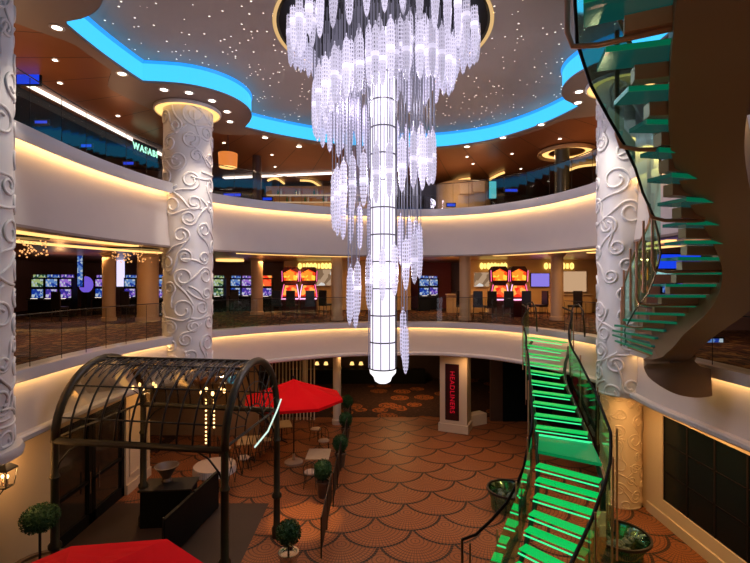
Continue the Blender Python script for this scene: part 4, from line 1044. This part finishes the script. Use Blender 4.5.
# blue patches of the gallery; the big one paints light on a curved soffit
panel(18, 40, 62, 84, 12.5, M['bluedeep'], 'light_panel', 'glowing stand-in for the blue lit curved soffit, far left above the white light line', 'light', M['black'])
for px0, px1, py0, py1, d, lab in ((36, 48, 118, 126, 12.0, 'blue lit table edge in the left gallery nearest the edge column'), (82, 92, 143, 148, 15, 'blue lit table edge in the middle of the left gallery'), (124, 134, 161, 165, 17, 'blue lit table edge in the left gallery near the relief column'), (224, 241, 192, 197, 20, 'blue lit bar edge just right of the left relief column'), (263, 272, 196, 201, 21, 'blue lit bar edge beside the dark gallery post'), (505, 517, 187, 193, 20, 'blue lit counter edge right of the beige gallery wall'), (447, 455, 203, 206, 21, 'blue lit counter edge just right of the chandelier')):
    panel(px0, px1, (py0+py1)/2-1.3, (py0+py1)/2+1.3, d, M['bluedeep'], 'light_panel', lab, 'light', M['black'])
# drum lamp
p = PD(228, 160, 17.5)
t = thing('drum_lamp', 'orange drum shade lamp hanging right of the left relief column', 'lamp', tuple(p))
MB().lathe([(.34, -.27), (.36, .27)], tuple(p), 24, False).build('lamp_shade', emis('orange_shade', (1, .28, .05), .75), t, True); MB().lathe([(.33, -.26), (.001, -.26)], tuple(p), 24, False).build('diffuser', M['warmsoft'], t); MB().tube([p+Vector((0, 0, .1)), Vector((p.x, p.y, SOF-.01))], .015, 6).build('rod', M['dark'], t)
# posts and walls of the gallery
def gpost(px, w, d, m, lab): 
    x = (px-375)/F*d; tag(MB().lathe([(w/F*d/2, 0), (w/F*d/2, SOF-UP)], (x, d, UP), 20).build('round_column', m, None, True), lab, 'column')
gpost(257, 9, 20.5, mat('dark_brown_post', (.06, .02, .012), .4), 'dark brown gallery column above the slim casino column')
gpost(562, 14, 19.0, mat('dark_green_post', (.05, .05, .03), .3), 'dark gallery column under the round ceiling halo at right')
p = PZ(560, 157, SOF); p = PD(560, 157, 20.3); hz = SOF-.02
t = thing('ceiling_halo', 'round glowing ceiling halo above the dark gallery column at right', 'ceiling light', (p.x, 19.6, hz))
MB().lathe([(.7, 0), (1.15, 0), (1.2, -.06), (1.2, -.16), (1.1, -.16), (1.0, -.05), (.7, -.05)], (p.x, 19.6, hz), 36, False).build('ring', M['creamwall'], t, True); MB().lathe([(.75, -.07), (1.0, -.07)], (p.x, 19.6, hz), 36, False).build('light_strip', M['warmsoft'], t)
cw = mat('beige_gallery_wall', (.62, .48, .26), .5)
tag(MB().lathe([(1.5, 0), (1.5, SOF-UP-.3)], (4.95, 25.3, UP), 40, False).build('curved_wall', cw, None, True), 'curved beige wall in the gallery just right of the chandelier', 'wall')
for px0, px1, py0, py1, lab in ((460, 471, 183, 193, 'left pale panel on the curved beige gallery wall'), (473, 484, 181, 191, 'right pale panel on the curved beige gallery wall')):
    panel(px0, px1, py0, py1, 23.45, mat('pale_panel', (.6, .5, .35), .5), 'wall_panel', lab, 'panel', M['wood'])
panel(489, 496, 181, 198, 22.5, emis('cyan_art', (.1, .6, .65), .8), 'lit_artwork', 'tall cyan lit figure in the dark gallery doorway right of the beige wall', 'artwork', M['black'])
for (pxa, pya, pxm, pym, pxb, pyb, d, lab) in ((268, 180, 276, 178, 284, 183, 23, 'curved amber ceiling arc above the back bar'), (300, 180, 312, 181, 321, 187, 23, 'curved amber ceiling arc nearest the chandelier on its left'), (452, 185, 459, 180, 470, 178, 23, 'curved amber ceiling arc nearest the chandelier on its right'), (490, 179, 497, 175, 504, 172, 23, 'curved amber ceiling arc above the cyan artwork'), (568, 170, 580, 166, 597, 164, 18, 'curved amber ceiling arc beside the right relief column')):
    P = catmull([tuple(PZ(pxa, pya, SOF-.05)), tuple(PZ(pxm, pym, SOF-.05)), tuple(PZ(pxb, pyb, SOF-.05))], 6)
    tag(MB().tube(P, .06, 6).build('arc_light', M['warmsoft'], None, 'all'), lab, 'light')
# back bar with bottles
bb = thing('back_bar', 'long back bar with lit shelves in the gallery left of the chandelier', 'bar', (-3.6, 24.5, UP))
MB().box((-3.0, 24.6, UP+.55), (6.4, .6, 1.1)).build('counter', M['wood'], bb); MB().box((-3.0, 25.6, UP+1.2), (6.4, .1, 2.2)).build('back_panel', mat('bar_back', (.3, .16, .07), .5), bb)
for zz in (1.35, 1.75): MB().box((-3.0, 25.4, UP+zz), (6.2, .3, .03)).build('shelf', M['alc'], bb)
bmats = [mat('bottle_green', (.05, .15, .06), .1), mat('bottle_clear', (.5, .5, .45), .1), mat('bottle_amber', (.35, .12, .03), .1)]
bp = [MB().lathe([(.05, 0), (.05, .2), (.018, .26), (.018, .34)], n=8).build('bottle', q) for q in bmats]
sh = {0: 'lower', 1: 'upper'}; cn = ['dark green', 'pale', 'amber']
for q in range(3):
    for k in range(12):
        row = k % 2; o = bp[q] if k == 0 else bp[q].copy()
        if k: col.objects.link(o)
        o.location = (-6.0+.17*(k*3+q)+.02, 25.38, UP+(1.365 if row == 0 else 1.765))
        tag(o, cn[q]+' bottle standing on the '+sh[row]+' lit shelf of the back bar', 'bottle', cn[q]+' bottles on the '+sh[row]+' bar shelf')
# ------------------------------------------------------------------ lights
def area(loc, size, power, c, rot=(0, 0, 0), spread=PI, name='lamp'):
    l = bpy.data.lights.new(name, 'AREA'); l.shape = 'DISK'; l.size = size; l.energy = power; l.color = c; l.spread = spread
    o = bpy.data.objects.new(name, l); col.objects.link(o); o.location = loc; o.rotation_euler = rot; return o
def point(loc, power, c, r=.08):
    l = bpy.data.lights.new('lamp', 'POINT'); l.energy = power; l.color = c; l.shadow_soft_size = r
    o = bpy.data.objects.new('lamp', l); col.objects.link(o); o.location = loc; return o
def spot(loc, tgt, power, c, ang, r=.1):
    l = bpy.data.lights.new('spot', 'SPOT'); l.energy = power; l.color = c; l.spot_size = math.radians(ang); l.spot_blend = .5; l.shadow_soft_size = r
    o = bpy.data.objects.new('spot', l); col.objects.link(o); o.location = loc
    o.rotation_euler = (Vector(tgt)-Vector(loc)).to_track_quat('-Z', 'Y').to_euler(); return o
W = (1, .62, .34)
for i in (1, 3, 5, 7, 8, 9, 10, 11):
    px, py, _ = dl[i]; p = PZ(px, py, SOF); spot((p.x, p.y, SOF-.06), (p.x*.6, p.y*.9, 0), 260, (1, .72, .5), 75)
# warm wash on the mosaic floor
for x, y, pw in ((1.5, 12.0, 330), (1.5, 16.0, 190), (5.5, 9, 160)): spot((x, y, 12.9 if y > 14 else 12.2), (x, y, 0), pw, (1, .42, .12), 60, .3)
for c, q in ((C2, (-4.6, 12.7)), (C2, (-3.9, 14.2)), (C3, (5.5, 12.4)), (C3, (5.6, 11.2)), (C1, (-5.3, 8.8))):
    spot((q[0], q[1], SOF-.1), (c[0], c[1], 7.6), 330, (1, .88, .76), 34, .15)
spot((4.8, 9.6, 5.4), (2.4, 4.4, 8.6), 160, (1, .62, .38), 50, .2)  # unseen warm spot added below to brighten the upper stair brackets
spot((-.5, -1.5, 5.6), (2.6, 4.6, 8.4), 130, (1, .66, .42), 55, .3)  # unseen spot added behind the camera to light the stair from below
# lit strip beside the lit table
spot((-1.3, 15.5, 8.5), (-1.95, 12.7, 0), 2600, (1, .55, .18), 15, .04)
# chandelier light from its centre
for zz, pw in ((9.2, 360), (6.9, 230), (11.4, 420)):
    for k in range(3):
        a = 2*PI*k/3+.5; point((CC.x+.9*math.cos(a)*(1 if zz > 8 else .75), CC.y+.9*math.sin(a)*(1 if zz > 8 else .75), zz), pw/3, (.85, .78, 1), .3)
# casino lighting
for x, y, pw in ((-9.5, 14, 45), (-12, 20, 45), (-6, 24, 60), (-1.5, 24, 70), (3.5, 25, 50), (7.5, 23.5, 80), (10.5, 22.5, 60), (9, 18.5, 35), (10, 11, 25), (-14, 12, 25)):
    area((x, y, 7.75), .8, pw, (1, .55, .22))
for x, y, pw in ((-10.5, 13, 25), (-9.5, 18, 25), (-4, 23, 35), (0, 25, 35), (4, 24, 30), (8.5, 22, 40), (-14, 20, 30)): point((x, y, 7.0), pw, (1, .5, .18), .15)  # points without fixtures, added to brighten the casino ceiling and walls
for x, y, pw in ((-9, 11, 18), (-9, 16, 18), (-5.5, 20.5, 22), (0, 22.5, 22), (5, 21.5, 22), (9, 16.5, 25)): point((x, y, 10.9), pw*1.8, (1, .55, .28), .15)  # points without fixtures, added to brighten the gallery ceiling
# gallery lighting
for x, y, pw in ((-9, 14, 18), (-7.5, 19, 20), (-3, 23, 40), (3.5, 22.5, 45), (7.5, 20, 30), (10, 14, 25)):
    area((x, y, 12.2), .6, pw, (1, .55, .25)); 
for x, y in ((-9, 12), (-4, 21.5), (3, 22), (8.5, 17)): area((x, y, UP+.3), 1.5, 22, (1, .5, .2), (PI, 0, 0))
# lower deck
for x, y, pw in ((7.2, 11.6, 26), (7.2, 10.2, 26), (7.2, 8.8, 26), (7.2, 7.2, 26), (6.9, 12.6, 14)): area((x, y, 3.42), .12, pw, (1, .55, .2))
for x, y, pw in ((-7.4, 9.2, 22), (-7.0, 14.6, 18), (-5.8, 17.6, 18), (-3.2, 19.8, 12), (1.2, 25, 110), (4.0, 19.2, 18), (-1.5, 21, 12)): area((x, y, 3.4), .3, pw, (1, .55, .22))
point(tuple(wlp+Vector((.0, 0, .03))), 14, (1, .5, .15), .03)
p = PD(145, 388, 10.9); point((p.x, p.y, p.z-.18), 10, (1, .6, .3), .1)
spot((-3.4, 9.0, 9.3), (-3.0, 16.6, 2.8), 420, (1, .7, .6), 16, .1); spot((-5.5, 10.5, 9.6), (-3.9, 6.3, 2.6), 200, (1, .7, .6), 26, .1)
w = bpy.data.worlds.new('world'); sc.world = w; w.use_nodes = True; w.node_tree.nodes['Background'].inputs[0].default_value = (1, .75, .6, 1); w.node_tree.nodes['Background'].inputs[1].default_value = .035
